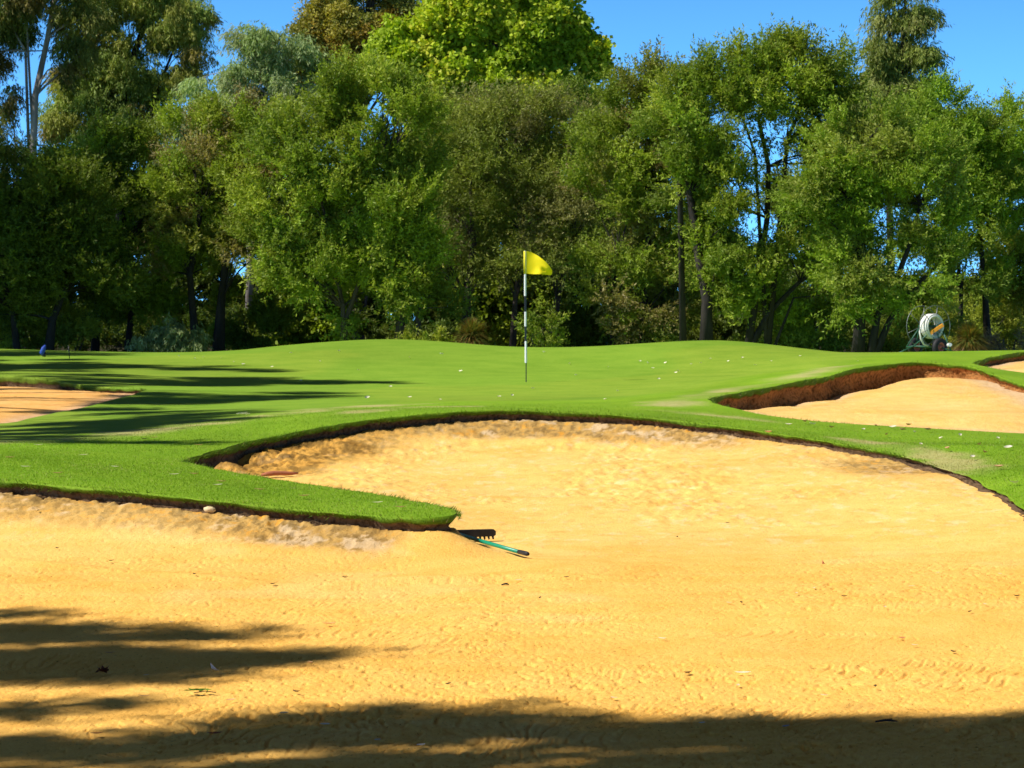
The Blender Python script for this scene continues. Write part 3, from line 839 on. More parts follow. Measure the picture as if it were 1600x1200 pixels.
def foliage(lobes, y, dens, style, cols, flat=0.8):
    """leaf quads filling ellipsoid lobes given as (px, py, rx, ry) at distance y; returns verts, colours, clump centres"""
    V = []; C = []; CC = []
    mpp = y / F
    for (lx, ly, rx, ry) in lobes:
        c = P(lx, ly, y) - np.array((0, 0, max(0.0, style['up']) * style['spray'])); R = np.array([rx * mpp, 0.5 * (rx + ry) * mpp * flat, ry * mpp]) * 1.06
        c = c + np.array([0, RNG.uniform(-0.35, 0.35) * R[1], 0])
        ncl = max(5, int(0.0042 * rx * ry * style.get('clumps', 1.0)))
        dv = rand_dirs(ncl) * np.array([1, 1, 1]); rr = RNG.uniform(0.45, 0.98, ncl) ** 0.6
        cl = c + dv * rr[:, None] * R
        CC.append(cl)
        nleaf = int(dens * 6.0 * rx * ry)
        per_sp = style['per']; nsp = max(4, nleaf // per_sp)
        ci = RNG.integers(0, ncl, nsp)
        cr = style['clump_r'] * (R.mean() ** 0.5) * RNG.uniform(0.7, 1.3, ncl)
        so = rand_dirs(nsp) * (RNG.random(nsp) ** 0.5)[:, None] * cr[ci][:, None] * np.array([1.15, 1.0, 0.75])
        sc = cl[ci] + so
        out = (sc - c) / R; out /= np.linalg.norm(out, axis=1)[:, None] + 1e-6
        ax = out * style['out'] + np.array([0, 0, style['up']]) + rand_dirs(nsp) * style['jit']
        ax /= np.linalg.norm(ax, axis=1)[:, None]
        SL = style['spray'] * RNG.uniform(0.6, 1.4, nsp)
        clump_col = cols[RNG.choice(len(cols), ncl, p=style.get('p'))] * RNG.uniform(0.78, 1.25, (ncl, 1))
        col_sp = clump_col[ci] * RNG.uniform(0.85, 1.2, (nsp, 1))
        t = RNG.random((nsp, per_sp))
        pos = sc[:, None] + ax[:, None] * (t * SL[:, None])[..., None] + rand_dirs(nsp * per_sp).reshape(nsp, per_sp, 3) * style['thick'] * (RNG.random((nsp, per_sp)) ** 0.5)[..., None]
        pos = pos.reshape(-1, 3); n = len(pos)
        ld = np.repeat(ax, per_sp, 0) * style['along'] + rand_dirs(n) + np.array([0, 0, style['droop']])
        ld /= np.linalg.norm(ld, axis=1)[:, None]
        sdv = np.cross(ld, rand_dirs(n)); sdv /= np.linalg.norm(sdv, axis=1)[:, None] + 1e-9
        ll = 1.0 * style['len'] * RNG.uniform(0.65, 1.35, n)[:, None]; ww = 1.0 * style['wid'] * RNG.uniform(0.7, 1.3, n)[:, None]
        v = np.empty((n, 4, 3))
        v[:, 0] = pos; v[:, 1] = pos + ld * ll * 0.45 + sdv * ww * 0.5; v[:, 2] = pos + ld * ll; v[:, 3] = pos + ld * ll * 0.45 - sdv * ww * 0.5
        cc = np.repeat(col_sp, per_sp, 0) * RNG.uniform(0.8, 1.2, (n, 1))
        V.append(v); C.append(np.repeat(cc, 4, 0))
    V = np.concatenate(V); n = len(V)
    return V.reshape(-1, 3), np.arange(4 * n).reshape(n, 4), np.minimum(np.concatenate(C) * LEAFK, 0.6), np.concatenate(CC)


FINE = dict(per=26, clump_r=0.38, out=1.0, up=0.6, jit=0.5, spray=0.62, thick=0.06, along=0.9, droop=0.0, len=0.105, wid=0.034)
WISPY = dict(per=22, clump_r=0.5, out=0.8, up=0.4, jit=0.7, spray=0.7, thick=0.06, along=0.9, droop=-0.1, len=0.10, wid=0.026)
DROOP = dict(per=16, clump_r=0.5, out=0.4, up=-0.7, jit=0.45, spray=0.55, thick=0.09, along=0.7, droop=-0.9, len=0.17, wid=0.036)
BROAD = dict(per=12, clump_r=0.5, out=0.9, up=0.1, jit=0.6, spray=0.35, thick=0.16, along=0.4, droop=-0.3, len=0.16, wid=0.125, clumps=1.2)
SHRUB = dict(per=16, clump_r=0.34, out=0.7, up=0.7, jit=0.5, spray=0.32, thick=0.05, along=0.8, droop=0.0, len=0.10, wid=0.038, clumps=1.4)

A_ = np.array
LEAFK = np.array((1.28, 1.27, 1.2))
C_MEL = A_([(0.22, 0.285, 0.03), (0.18, 0.25, 0.028), (0.25, 0.30, 0.038), (0.15, 0.205, 0.026)])
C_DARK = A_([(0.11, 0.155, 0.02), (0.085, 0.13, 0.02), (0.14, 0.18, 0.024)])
C_OLIVE = A_([(0.20, 0.24, 0.045), (0.18, 0.22, 0.045), (0.22, 0.255, 0.05), (0.20, 0.20, 0.075)])
C_BROWNMIX = A_([(0.22, 0.285, 0.03), (0.19, 0.255, 0.03), (0.24, 0.29, 0.04), (0.23, 0.245, 0.05), (0.24, 0.205, 0.08)])
C_GUM = A_([(0.165, 0.205, 0.045), (0.185, 0.20, 0.045), (0.12, 0.165, 0.038), (0.205, 0.175, 0.055)])
C_GREY = A_([(0.32, 0.40, 0.18), (0.27, 0.36, 0.16), (0.35, 0.41, 0.21), (0.23, 0.31, 0.12)])
C_GOLD = A_([(0.20, 0.18, 0.035), (0.17, 0.175, 0.04), (0.23, 0.165, 0.03), (0.14, 0.16, 0.04)])
C_BRIGHT = A_([(0.33, 0.44, 0.025), (0.28, 0.39, 0.025), (0.38, 0.48, 0.035)])
C_YEL = A_([(0.36, 0.40, 0.05), (0.29, 0.36, 0.045), (0.24, 0.30, 0.045)])


def limb(p0, p1, sag=0.0, n=5):
    p0 = np.asarray(p0, float); p1 = np.asarray(p1, float); L = np.linalg.norm(p1 - p0)
    w = RNG.normal(size=3) * L * 0.06
    return [p0 + (p1 - p0) * t + w * math.sin(math.pi * t) + np.array([0, 0, sag * L * 4 * t * (1 - t)]) for t in np.linspace(0, 1, n)]


def tree(name, label, cat, y, base_px, trunks, lobes, style, cols, dens=0.9, bark=None, group=None, twigs=1.0, flat=0.8):
    """trunks: list of (list of (px, py) from the foot up, foot radius, top radius)"""
    x0 = y * (base_px - 800) / F
    root = empty(name, (x0, y, gz(x0, y)))
    tag(root, label, cat, group)
    off = np.array(root.location)
    V, Fq, C, cl = foliage(lobes, y, dens, style, cols, flat)
    mesh_np('crown', V - off, Fq, M_LEAF, root, col=C)
    mb = MB(); nodes = []
    for pts, r0, r1 in trunks:
        ps = []
        for i, (a, b) in enumerate(pts):
            q = P(a, b, y)
            if i == 0: q[2] = gz(q[0], y) - 0.15
            ps.append(q)
        ps = spline(np.array(ps), False, 0.5) if len(ps) > 2 else np.array(limb(ps[0], ps[1], 0, 6))
        m_ = len(ps); jit = RNG.normal(size=(m_, 3)) * r0 * 0.22; jit[0] = 0; jit[:, 2] *= 0.2
        ps = ps + jit
        rads = (np.linspace(1, 0, m_) ** 0.8 * (r0 - r1) + r1) * 0.72
        rads[0] *= 1.35
        mb.tube([p - off for p in ps], rads, 8)
        nodes += [(p, r) for p, r in zip(ps[m_ // 3:], rads[m_ // 3:])]
    if nodes:
        np_ = np.array([p for p, r in nodes]); nr_ = np.array([r for p, r in nodes])
        order = np.arange(len(cl)); RNG.shuffle(order)
        for i in order[:int(len(cl) * twigs)]:
            c = cl[i]
            dd = np.linalg.norm((np_ - c) * np.array([1, 1, 0.7]), axis=1) + np.where(np_[:, 2] > c[2] + 0.2, 2.5, 0)
            k = dd.argmin(); L = np.linalg.norm(np_[k] - c)
            r = min(nr_[k] * 0.6, 0.012 + 0.016 * L)
            pl = limb(np_[k], c, 0.05 if style is not DROOP else 0.1)
            mb.tube([p - off for p in pl], np.linspace(r, 0.006, len(pl)), 5, cap=False)
    mb.build('trunk', bark or M_BARK_DARK, root)
    return root


G_FRONT = 'trees along the back of the green'
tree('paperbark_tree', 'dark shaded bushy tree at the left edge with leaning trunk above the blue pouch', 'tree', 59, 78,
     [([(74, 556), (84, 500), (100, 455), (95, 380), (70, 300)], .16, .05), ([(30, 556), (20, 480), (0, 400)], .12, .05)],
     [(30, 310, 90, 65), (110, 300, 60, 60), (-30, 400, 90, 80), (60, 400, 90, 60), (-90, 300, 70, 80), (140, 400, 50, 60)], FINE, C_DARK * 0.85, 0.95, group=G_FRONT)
tree('paperbark_tree', 'dark green tree with sunlit top left of the brown tipped tree', 'tree', 62, 175,
     [([(148, 558), (150, 470), (160, 350), (165, 260)], .14, .05), ([(198, 558), (208, 480), (200, 380), (190, 300)], .12, .05)],
     [(150, 222, 55, 34), (205, 250, 50, 40), (120, 270, 55, 50), (170, 310, 90, 70), (140, 400, 80, 70), (215, 410, 60, 70)], FINE, A_([(0.19, 0.26, 0.026), (0.13, 0.19, 0.022), (0.10, 0.15, 0.02)]), 0.95, group=G_FRONT)
tree('paperbark_tree', 'rounded tree with brown flowering patches left of the largest leafy tree', 'tree', 61, 325,
     [([(308, 556), (300, 500), (296, 430), (310, 330), (300, 240)], .17, .05), ([(340, 556), (345, 470), (360, 370), (390, 260)], .21, .05)],
     [(295, 200, 60, 36), (375, 183, 75, 32), (425, 215, 50, 50), (285, 265, 60, 50), (350, 262, 60, 40), (410, 280, 60, 50), (320, 350, 55, 45), (390, 350, 50, 40), (300, 410, 45, 40)], FINE, C_BROWNMIX, 0.85, group=G_FRONT)
tree('paperbark_tree', 'largest bushy green tree with tiered sunlit crown left of the flagstick', 'tree', 58.5, 545,
     [([(532, 545), (545, 495), (562, 440), (560, 340), (545, 230)], .10, .05), ([(536, 545), (535, 480), (520, 400), (500, 300)], .09, .05), ([(622, 545), (625, 470), (610, 380), (600, 260)], .16, .06), ([(655, 545), (655, 480), (650, 380)], .12, .05)],
     [(560, 138, 62, 40), (505, 165, 55, 40), (620, 165, 50, 50), (470, 225, 60, 45), (550, 225, 70, 50), (625, 240, 50, 50), (440, 300, 50, 45), (510, 310, 70, 50), (590, 320, 80, 55), (430, 370, 50, 40), (500, 395, 60, 45), (600, 400, 70, 50), (645, 330, 45, 60), (560, 445, 50, 30), (670, 430, 45, 40)],
     FINE, C_MEL, 0.85, M_BARK_BROWN, G_FRONT)
tree('paperbark_tree', 'olive grey wispy tree directly behind the yellow flag', 'tree', 63, 800,
     [([(728, 545), (735, 470), (740, 380), (730, 280)], .2, .06), ([(862, 548), (868, 470), (890, 380), (905, 300)], .15, .05), ([(800, 548), (805, 470), (815, 360), (800, 250)], .12, .05)],
     [(750, 180, 60, 36), (815, 185, 60, 36), (880, 190, 50, 40), (700, 225, 45, 50), (780, 240, 70, 45), (860, 255, 65, 45), (725, 300, 45, 45), (830, 320, 70, 45), (900, 330, 50, 50), (760, 385, 45, 35), (860, 395, 55, 35), (700, 400, 45, 45)], WISPY, C_OLIVE, 0.9, M_BARK_BROWN, G_FRONT)
tree('paperbark_tree', 'green tree with mixed brown lower twigs right of the flag', 'tree', 60, 1005,
     [([(1008, 545), (1003, 490), (1010, 420), (1020, 300), (1010, 200)], .15, .05), ([(960, 545), (955, 480), (965, 400)], .1, .04)],
     [(970, 145, 45, 38), (1035, 120, 45, 36), (935, 200, 40, 40), (1000, 205, 55, 45), (1055, 200, 45, 50), (960, 280, 50, 45), (1030, 290, 55, 45), (985, 360, 55, 40), (1050, 370, 45, 40), (960, 430, 55, 40), (1030, 440, 55, 40), (990, 480, 45, 25)], FINE, C_BROWNMIX * 0.92, 0.85, group=G_FRONT)
tree('paperbark_tree', 'open crowned tree with dark branches against the blue sky right of centre', 'tree', 58, 1130,
     [([(1103, 542), (1102, 470), (1090, 390), (1080, 300), (1068, 220)], .22, .1), ([(1068, 225), (1060, 150), (1080, 100)], .1, .03), ([(1165, 542), (1185, 440), (1200, 340), (1200, 260), (1190, 190)], .12, .07),
      ([(1198, 300), (1230, 220), (1260, 150), (1275, 110)], .08, .03), ([(1200, 320), (1180, 240), (1160, 180)], .07, .03), ([(1160, 542), (1200, 490), (1250, 440), (1300, 410)], .12, .04), ([(1200, 490), (1240, 465), (1280, 462)], .05, .02)],
     [(1090, 120, 42, 36), (1145, 95, 45, 32), (1200, 78, 50, 30), (1262, 82, 45, 36), (1120, 165, 40, 30), (1180, 135, 50, 25), (1250, 135, 50, 28), (1295, 140, 30, 32), (1090, 230, 40, 40), (1130, 270, 40, 45), (1150, 340, 50, 45), (1105, 400, 40, 45), (1170, 410, 55, 40), (1240, 390, 40, 30), (1100, 330, 40, 40), (1215, 180, 25, 20), (1300, 110, 30, 34), (1230, 110, 50, 30), (1160, 115, 45, 30), (1270, 165, 40, 30), (1060, 165, 36, 40), (1075, 280, 40, 40), (1300, 180, 34, 34), (1285, 215, 34, 30), (1190, 460, 40, 30)],
     FINE, C_MEL, 0.8, group=G_FRONT)
tree('paperbark_tree', 'green tree over one upright and one leaning trunk left of the hose reel', 'tree', 56.5, 1350,
     [([(1340, 552), (1340, 470), (1345, 400), (1335, 320), (1345, 240)], .19, .08), ([(1357, 552), (1372, 490), (1400, 440), (1420, 390), (1440, 320)], .14, .06), ([(1360, 550), (1390, 500), (1425, 450), (1470, 410)], .13, .05)],
     [(1300, 255, 40, 40), (1345, 230, 45, 36), (1400, 250, 50, 40), (1320, 310, 50, 40), (1385, 320, 60, 42), (1440, 290, 40, 40), (1340, 385, 50, 35), (1410, 385, 50, 35), (1280, 320, 40, 40), (1270, 265, 35, 35), (1370, 185, 40, 30), (1440, 420, 40, 30), (1440, 220, 40, 40), (1315, 205, 30, 30), (1460, 340, 30, 40), (1300, 440, 40, 30)], FINE, A_([(0.20, 0.28, 0.028), (0.175, 0.25, 0.028), (0.23, 0.27, 0.05)]), 0.75, M_BARK_DARK, G_FRONT)
tree('paperbark_tree', 'bright tipped tree behind the hose reel right of the leaning trunk', 'tree', 63, 1530,
     [([(1545, 552), (1540, 460), (1530, 370), (1525, 270)], .14, .05), ([(1500, 552), (1500, 450), (1490, 360)], .1, .04)],
     [(1500, 160, 38, 34), (1550, 165, 40, 36), (1465, 190, 35, 35), (1520, 220, 50, 40), (1570, 225, 40, 45), (1480, 270, 45, 40), (1545, 290, 45, 40), (1500, 345, 45, 38), (1560, 365, 35, 30), (1475, 400, 35, 35), (1520, 420, 35, 30), (1470, 150, 26, 22), (1575, 180, 30, 26), (1450, 230, 36, 40), (1570, 300, 40, 40), (1440, 330, 30, 50)], FINE, A_([(0.19, 0.29, 0.025), (0.16, 0.25, 0.025), (0.22, 0.29, 0.038)]), 0.7, group=G_FRONT)
tree('paperbark_tree', 'thin green tree cut off by the right edge of the view', 'tree', 65, 1615,
     [([(1618, 552), (1612, 450), (1605, 300), (1608, 200)], .12, .04)],
     [(1600, 165, 32, 36), (1625, 200, 40, 50), (1595, 260, 28, 40), (1620, 310, 40, 50), (1600, 400, 30, 36), (1640, 400, 40, 50), (1590, 200, 30, 40), (1590, 340, 26, 40), (1585, 440, 34, 34), (1630, 250, 40, 40), (1570, 250, 34, 34), (1575, 400, 30, 30)], FINE, C_MEL * 0.9, 0.85, group=G_FRONT)

tree('paperbark_tree', 'dark shaded tree filling the gap behind the open crowned tree and the leaning trunks', 'tree', 67, 1275,
     [([(1275, 552), (1272, 470), (1270, 380), (1275, 280)], .13, .05)],
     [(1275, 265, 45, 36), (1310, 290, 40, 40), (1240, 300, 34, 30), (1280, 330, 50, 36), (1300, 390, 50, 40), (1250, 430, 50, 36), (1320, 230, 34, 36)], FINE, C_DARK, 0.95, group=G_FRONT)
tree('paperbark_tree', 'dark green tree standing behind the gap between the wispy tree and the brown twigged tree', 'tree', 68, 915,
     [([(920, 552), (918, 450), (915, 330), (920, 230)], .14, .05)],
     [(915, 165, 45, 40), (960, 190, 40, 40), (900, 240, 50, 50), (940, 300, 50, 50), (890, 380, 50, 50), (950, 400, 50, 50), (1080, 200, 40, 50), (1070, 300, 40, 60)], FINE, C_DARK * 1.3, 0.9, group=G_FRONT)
G_BACK = 'taller trees behind the front row'
tree('gum_tree', 'tall sparse gum with pale bare trunk at the far left', 'tree', 80, 40,
     [([(40, 560), (48, 420), (50, 260), (56, 150), (75, 60), (92, -60)], .24, .09), ([(56, 150), (40, 80), (10, 30), (-30, 0)], .08, .03), ([(52, 210), (20, 180), (-20, 190)], .05, .02), ([(70, 80), (40, 20), (30, -40)], .07, .03)],
     [(5, 30, 40, 28), (115, 30, 34, 34), (-20, 100, 30, 40), (30, 240, 34, 14), (0, 190, 24, 14), (30, -30, 60, 30), (100, -40, 60, 30), (-30, 20, 50, 40), (120, 60, 26, 30), (-10, 60, 40, 30), (90, 100, 20, 20), (20, 150, 24, 18)], DROOP, C_GUM * 0.85, 0.8, M_BARK_PALE, G_BACK, 0.6)
tree('gum_tree', 'broad olive gum with drooping clumps and sky gaps in the upper left', 'tree', 83, 190,
     [([(190, 560), (190, 400), (180, 250), (200, 120), (230, 20), (250, -60)], .26, .08), ([(190, 230), (240, 150), (280, 60), (300, -20)], .1, .04), ([(185, 240), (150, 150), (140, 60)], .1, .04)],
     [(165, 90, 36, 30), (135, 140, 42, 36), (190, 150, 40, 40), (230, 60, 40, 36), (240, 110, 36, 30), (120, 190, 40, 30), (180, 200, 50, 40), (240, 190, 30, 50), (290, 30, 40, 36), (300, 75, 20, 24), (200, 10, 46, 24), (270, -30, 60, 30), (160, -30, 60, 30), (285, 120, 24, 28), (150, 110, 50, 40), (210, 90, 45, 40), (110, 160, 40, 40), (160, 170, 50, 40), (210, 150, 40, 40), (260, 20, 50, 36), (140, 30, 40, 30)], DROOP, C_GUM * 1.5, 0.9, M_BARK_DARK, G_BACK)
tree('gum_tree', 'pale grey green tree between the olive gum and the golden brown tree', 'tree', 78, 390,
     [([(390, 558), (390, 400), (385, 250), (400, 120)], .2, .06), ([(388, 260), (440, 160), (450, 90)], .08, .03)],
     [(425, 65, 45, 36), (460, 100, 36, 40), (395, 105, 45, 34), (345, 135, 45, 34), (420, 145, 55, 34), (310, 180, 45, 30), (370, 180, 55, 30), (460, 160, 40, 36), (300, 220, 40, 30)], DROOP, C_GREY, 0.95, M_BARK_PALE, G_BACK)
tree('gum_tree', 'golden brown tall tree left behind the bright green crown', 'tree', 88, 560,
     [([(560, 558), (560, 400), (555, 200), (570, 60), (600, -60)], .26, .08), ([(560, 200), (640, 80), (670, 10)], .1, .04)],
     [(510, 30, 45, 36), (520, 85, 40, 36), (560, 60, 40, 40), (575, 10, 45, 36), (545, 125, 36, 24), (600, 60, 24, 30), (645, 20, 40, 30), (680, 35, 30, 24), (560, -40, 70, 30), (660, -30, 60, 30), (610, 100, 34, 30), (490, 60, 36, 40), (530, 50, 50, 50), (570, 90, 46, 40), (620, 40, 36, 36), (500, 110, 40, 30)], BROAD | dict(len=.13, wid=.07), C_GOLD * 1.45, 0.9, M_BARK_BROWN, G_BACK)
tree('plane_tree', 'bright lime green broad leaved tree rising behind the middle of the row', 'tree', 76, 770,
     [([(775, 556), (772, 400), (770, 250), (775, 80)], .28, .08), ([(770, 280), (690, 180), (650, 130)], .1, .04), ([(772, 260), (850, 150), (880, 90)], .1, .04)],
     [(770, 20, 70, 36), (835, 25, 50, 36), (720, 50, 50, 40), (680, 85, 46, 36), (780, 75, 65, 45), (855, 75, 50, 45), (895, 105, 38, 36), (640, 110, 40, 30), (740, 120, 60, 40), (830, 130, 60, 40), (900, 140, 30, 24), (690, 150, 60, 36), (780, 170, 70, 40), (720, 340, 50, 40), (760, 290, 50, 50), (690, 360, 40, 30), (700, 240, 60, 50), (800, 380, 40, 30), (780, -20, 80, 20), (632, 92, 44, 32), (665, 55, 46, 40), (905, 90, 36, 36), (605, 100, 24, 20)],
     BROAD, C_BRIGHT, 1.0, M_BARK_BROWN, G_BACK)
tree('gum_tree', 'tall weeping gum with narrow top against the sky in the upper right', 'tree', 73, 1395,
     [([(1395, 556), (1395, 400), (1390, 250), (1405, 120), (1418, -20)], .2, .05)],
     [(1410, 20, 32, 26), (1435, 30, 24, 30), (1385, 60, 30, 28), (1430, 85, 30, 20), (1375, 100, 26, 26), (1400, 125, 32, 22), (1360, 155, 30, 30), (1400, 170, 40, 28), (1345, 205, 30, 30), (1440, 180, 28, 30), (1400, 225, 40, 30), (1330, 160, 14, 16), (1425, 135, 34, 30), (1385, 135, 40, 34), (1400, 90, 34, 26), (1430, 220, 40, 36), (1365, 185, 40, 34), (1420, -20, 30, 24)], DROOP, A_([(0.22, 0.26, 0.06), (0.19, 0.235, 0.055), (0.235, 0.255, 0.085)]), 0.85, M_BARK_DARK, G_BACK)

# shrubs in the understorey
G_SHRUB = 'shrubs under the trees'
def shrub(name, label, y, lobes, cols, style=SHRUB, dens=0.9, stems=3, bark=None):
    bx = lobes[0][0]; top = lobes[0][1]
    tr = [([(bx + random.uniform(-12, 12), 552), (bx + random.uniform(-20, 20), 530), (bx + random.uniform(-30, 30), top)], .035, .012) for _ in range(stems)]
    return tree(name, label, 'shrub', y, bx, tr, lobes, style, cols, dens, bark or M_BARK_BROWN, G_SHRUB, 0.7, 0.9)

shrub('shrub', 'sunlit yellow green shrub under the dark tree at the left edge', 60.5, [(20, 500, 45, 40), (-20, 510, 40, 40), (55, 520, 30, 28), (20, 465, 30, 22)], C_YEL * 0.8)
shrub('shrub', 'small pale leaved shrub by the blue pouch', 61, [(118, 520, 25, 30), (105, 500, 18, 22)], C_YEL * 0.7)
shrub('shrub', 'grey leaved gum sapling between two dark trunks on the left', 59, [(262, 532, 34, 20), (230, 537, 24, 14), (288, 525, 22, 22), (300, 540, 20, 14)], C_GREY * 0.6, DROOP | dict(len=.14, wid=.04, spray=.3), 0.7)
shrub('shrub', 'dark green shrub beneath the brown patched tree', 64, [(400, 500, 45, 45), (440, 480, 40, 40), (370, 480, 40, 40)], C_MEL * 0.8, SHRUB, 0.8)
shrub('shrub', 'broad leaved green shrub left of the forked pale trunk', 66, [(470, 500, 40, 45), (500, 470, 40, 40)], C_BRIGHT * 0.5, BROAD, 0.7)
shrub('shrub', 'low yellow green shrub on the rise between the trunks in the middle', 57.5, [(662, 531, 24, 9), (688, 530, 16, 9), (650, 526, 12, 10)], C_YEL * 0.7, SHRUB, 1.0)
shrub('shrub', 'leafy bright shrub in the gap behind the olive tree', 68, [(790, 490, 40, 40), (760, 460, 40, 40), (820, 470, 36, 36)], C_BRIGHT * 0.45, BROAD, 0.7)
shrub('sapling', 'feathery green sapling right beside the flagstick', 57, [(848, 505, 15, 20), (852, 480, 9, 14), (866, 495, 13, 8), (846, 530, 18, 12), (836, 515, 10, 8)], C_MEL * 0.8, FINE | dict(clump_r=.22, spray=.4), 0.55)
shrub('shrub', 'dark shrub in the shade right of the feathery sapling', 65, [(930, 500, 50, 45), (900, 470, 40, 40), (970, 510, 40, 36)], C_DARK, SHRUB, 0.8)
shrub('shrub', 'small pale twiggy shrub beside the trunk of the brown twigged tree', 60, [(1040, 520, 30, 28), (1060, 500, 24, 30)], C_OLIVE, SHRUB, 0.8)
shrub('shrub', 'wide light green shrub under the leaning double trunk', 60, [(1250, 510, 45, 36), (1215, 520, 36, 28), (1290, 510, 34, 36), (1255, 480, 34, 26)], C_MEL * 1.15, FINE, 0.95)
shrub('shrub', 'light green shrub just left of the hose reel', 61, [(1420, 510, 30, 36), (1440, 480, 28, 28), (1400, 530, 24, 20)], C_MEL, FINE, 0.9)
shrub('shrub', 'low sunlit green shrub above the grass tree at the right', 66, [(1545, 490, 30, 24), (1510, 485, 24, 22), (1580, 480, 30, 26), (1560, 520, 40, 24)], C_YEL * 0.75, FINE, 0.9)
shrub('shrub', 'grey leafless scrub right of the grass tree', 57.5, [(1572, 538, 34, 14), (1600, 534, 24, 16), (1550, 540, 20, 12)], A_([(0.19, 0.14, 0.13), (0.24, 0.19, 0.18), (0.15, 0.11, 0.10)]), WISPY | dict(len=.16, wid=.016, up=1.0, spray=.3), 0.5)


def grass_tree(px, y, label, green=True):
    x = y * (px - 800) / F; z = gz(x, y)
    root = empty('grass_tree', (x, y, z)); tag(root, label, 'grass tree', 'grass trees under the row')
    mb = MB(); mb.tube([(0, 0, -.1), (0.02, 0, .2), (0, 0, .5)], [.16, .15, .12], 10); mb.build('trunk', M_BARK_DARK, root)
    for nm, n, el, L, c, z0 in (('skirt', 1500, (-1.2, -0.3), .75, A_([(0.24, 0.13, 0.08), (0.30, 0.19, 0.13), (0.2, 0.1, 0.07)]), .62), ('crown', 1700, (-0.3, 1.5), .85, A_([(0.16, 0.20, 0.04), (0.2, 0.2, 0.05), (0.28, 0.17, 0.04)]), .6)):
        a = RNG.uniform(0, 2 * math.pi, n); e = RNG.uniform(*el, n)
        d = np.stack([np.cos(a) * np.cos(e), np.sin(a) * np.cos(e), np.sin(e)], 1)
        Ls = L * RNG.uniform(.6, 1.1, n)[:, None]
        b = np.array([0, 0, z0]) + d * 0.08; mid = b + d * Ls * .55; tip = b + d * Ls + np.array([0, 0, -0.22]) * Ls
        tip[:, 2] = np.maximum(tip[:, 2], 0.02)
        s = np.cross(d, [0, 0, 1.0]); s /= np.linalg.norm(s, axis=1)[:, None] + 1e-6; s *= 0.009
        v = np.stack([b - s, b + s, mid + s, mid - s, tip], 1).reshape(-1, 3); i = np.arange(n)[:, None] * 5
        cc = np.repeat(c[RNG.integers(0, 3, n)] * RNG.uniform(.7, 1.2, (n, 1)), 5, 0)
        mesh_np(nm, v * np.array([.8, .8, .72]), [i + np.array([[0, 1, 2, 3]]), i + np.array([[3, 2, 4]])], M_LEAF, root, col=cc)
    return root

grass_tree(1515, 56, 'grass tree with brown dead skirt right of the hose reel')
grass_tree(737, 57.5, 'grass tree in deep shade left of the flagstick')

# far wood behind everything
wl = []
for px in range(-330, 1950, 55):
    for _ in range(5 if px < 1000 else 3):
        top = 250 if px < 950 else (380 if px < 1300 else 470)
        wl.append((px + random.uniform(-20, 20), random.uniform(top, 530), random.uniform(45, 65), random.uniform(36, 50)))
for px in range(-330, 1950, 38):
    for k in range(2): wl.append((px + random.uniform(-15, 15), 535 - 38 * k, 40, 34))
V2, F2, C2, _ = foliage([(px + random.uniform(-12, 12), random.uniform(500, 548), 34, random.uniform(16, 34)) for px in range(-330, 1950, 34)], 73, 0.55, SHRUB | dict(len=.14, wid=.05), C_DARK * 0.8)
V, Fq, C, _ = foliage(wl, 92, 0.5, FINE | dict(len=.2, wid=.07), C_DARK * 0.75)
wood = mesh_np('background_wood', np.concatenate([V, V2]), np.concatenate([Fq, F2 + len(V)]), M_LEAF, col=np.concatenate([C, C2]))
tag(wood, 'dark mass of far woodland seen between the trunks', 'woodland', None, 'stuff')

# trees left of the view: they throw the long shadows over the green and the sand
G_OFF = 'trees left of the bunkers that shade the sand and green'
def side_tree(x, y, h, lobes, label, cols=C_GUM, dens=1.0, style=DROOP, r=.2):
    """lobes in metres round the foot: (dx, dy, z, rx, ry, rz)"""
    z0 = gz(x, y); root = empty('gum_tree', (x, y, z0)); tag(root, label, 'tree', G_OFF)
    mb = MB(); mb.tube(limb((0, 0, -.15), (0.2, 0.1, h), 0, 7), np.linspace(r, r * .3, 7), 8)
    Vs = []; Cs = []
    for dx, dy, zz, rx, ry, rz in lobes:
        mb.tube(limb((0.1, 0, zz * 0.7), (dx, dy, zz), .05), np.linspace(r * .4, .015, 5), 5)
        st = style; n = int(dens * 900 * rx * ry) + 200
        nc = max(9, int(5 * rx * ry)); cl = np.array([dx, dy, zz]) + RNG.normal(size=(nc, 3)) * 0.5 * np.array([rx, ry, rz])
        ci = RNG.integers(0, nc, n)
        pos = cl[ci] + RNG.normal(size=(n, 3)) * np.array([.75, .6, 1]) * min(0.24, 0.3 * min(rx, ry) + .07)
        ld = rand_dirs(n) + np.array([0, 0, -0.7]); ld /= np.linalg.norm(ld, axis=1)[:, None]
        sv = np.cross(ld, rand_dirs(n)); sv /= np.linalg.norm(sv, axis=1)[:, None] + 1e-9
        v = np.empty((n, 4, 3)); v[:, 0] = pos; v[:, 1] = pos + ld * .09 + sv * .03; v[:, 2] = pos + ld * .19; v[:, 3] = pos + ld * .09 - sv * .03
        Vs.append(v); Cs.append(np.repeat(cols[RNG.integers(0, len(cols), n)], 4, 0))
    v = np.concatenate(Vs); n = len(v)
    mesh_np('crown', v.reshape(-1, 3), np.arange(4 * n).reshape(n, 4), M_LEAF, root, col=np.concatenate(Cs))
    mb.build('trunk', M_BARK_BROWN, root)

SH = 1.0 / math.tan(SUN_EL)
def caster(sx, sy, h):
    """a point h above the ground whose shadow falls at (sx, sy)"""
    return (sx - SUN_T.x * h * SH, sy - SUN_T.y * h * SH)

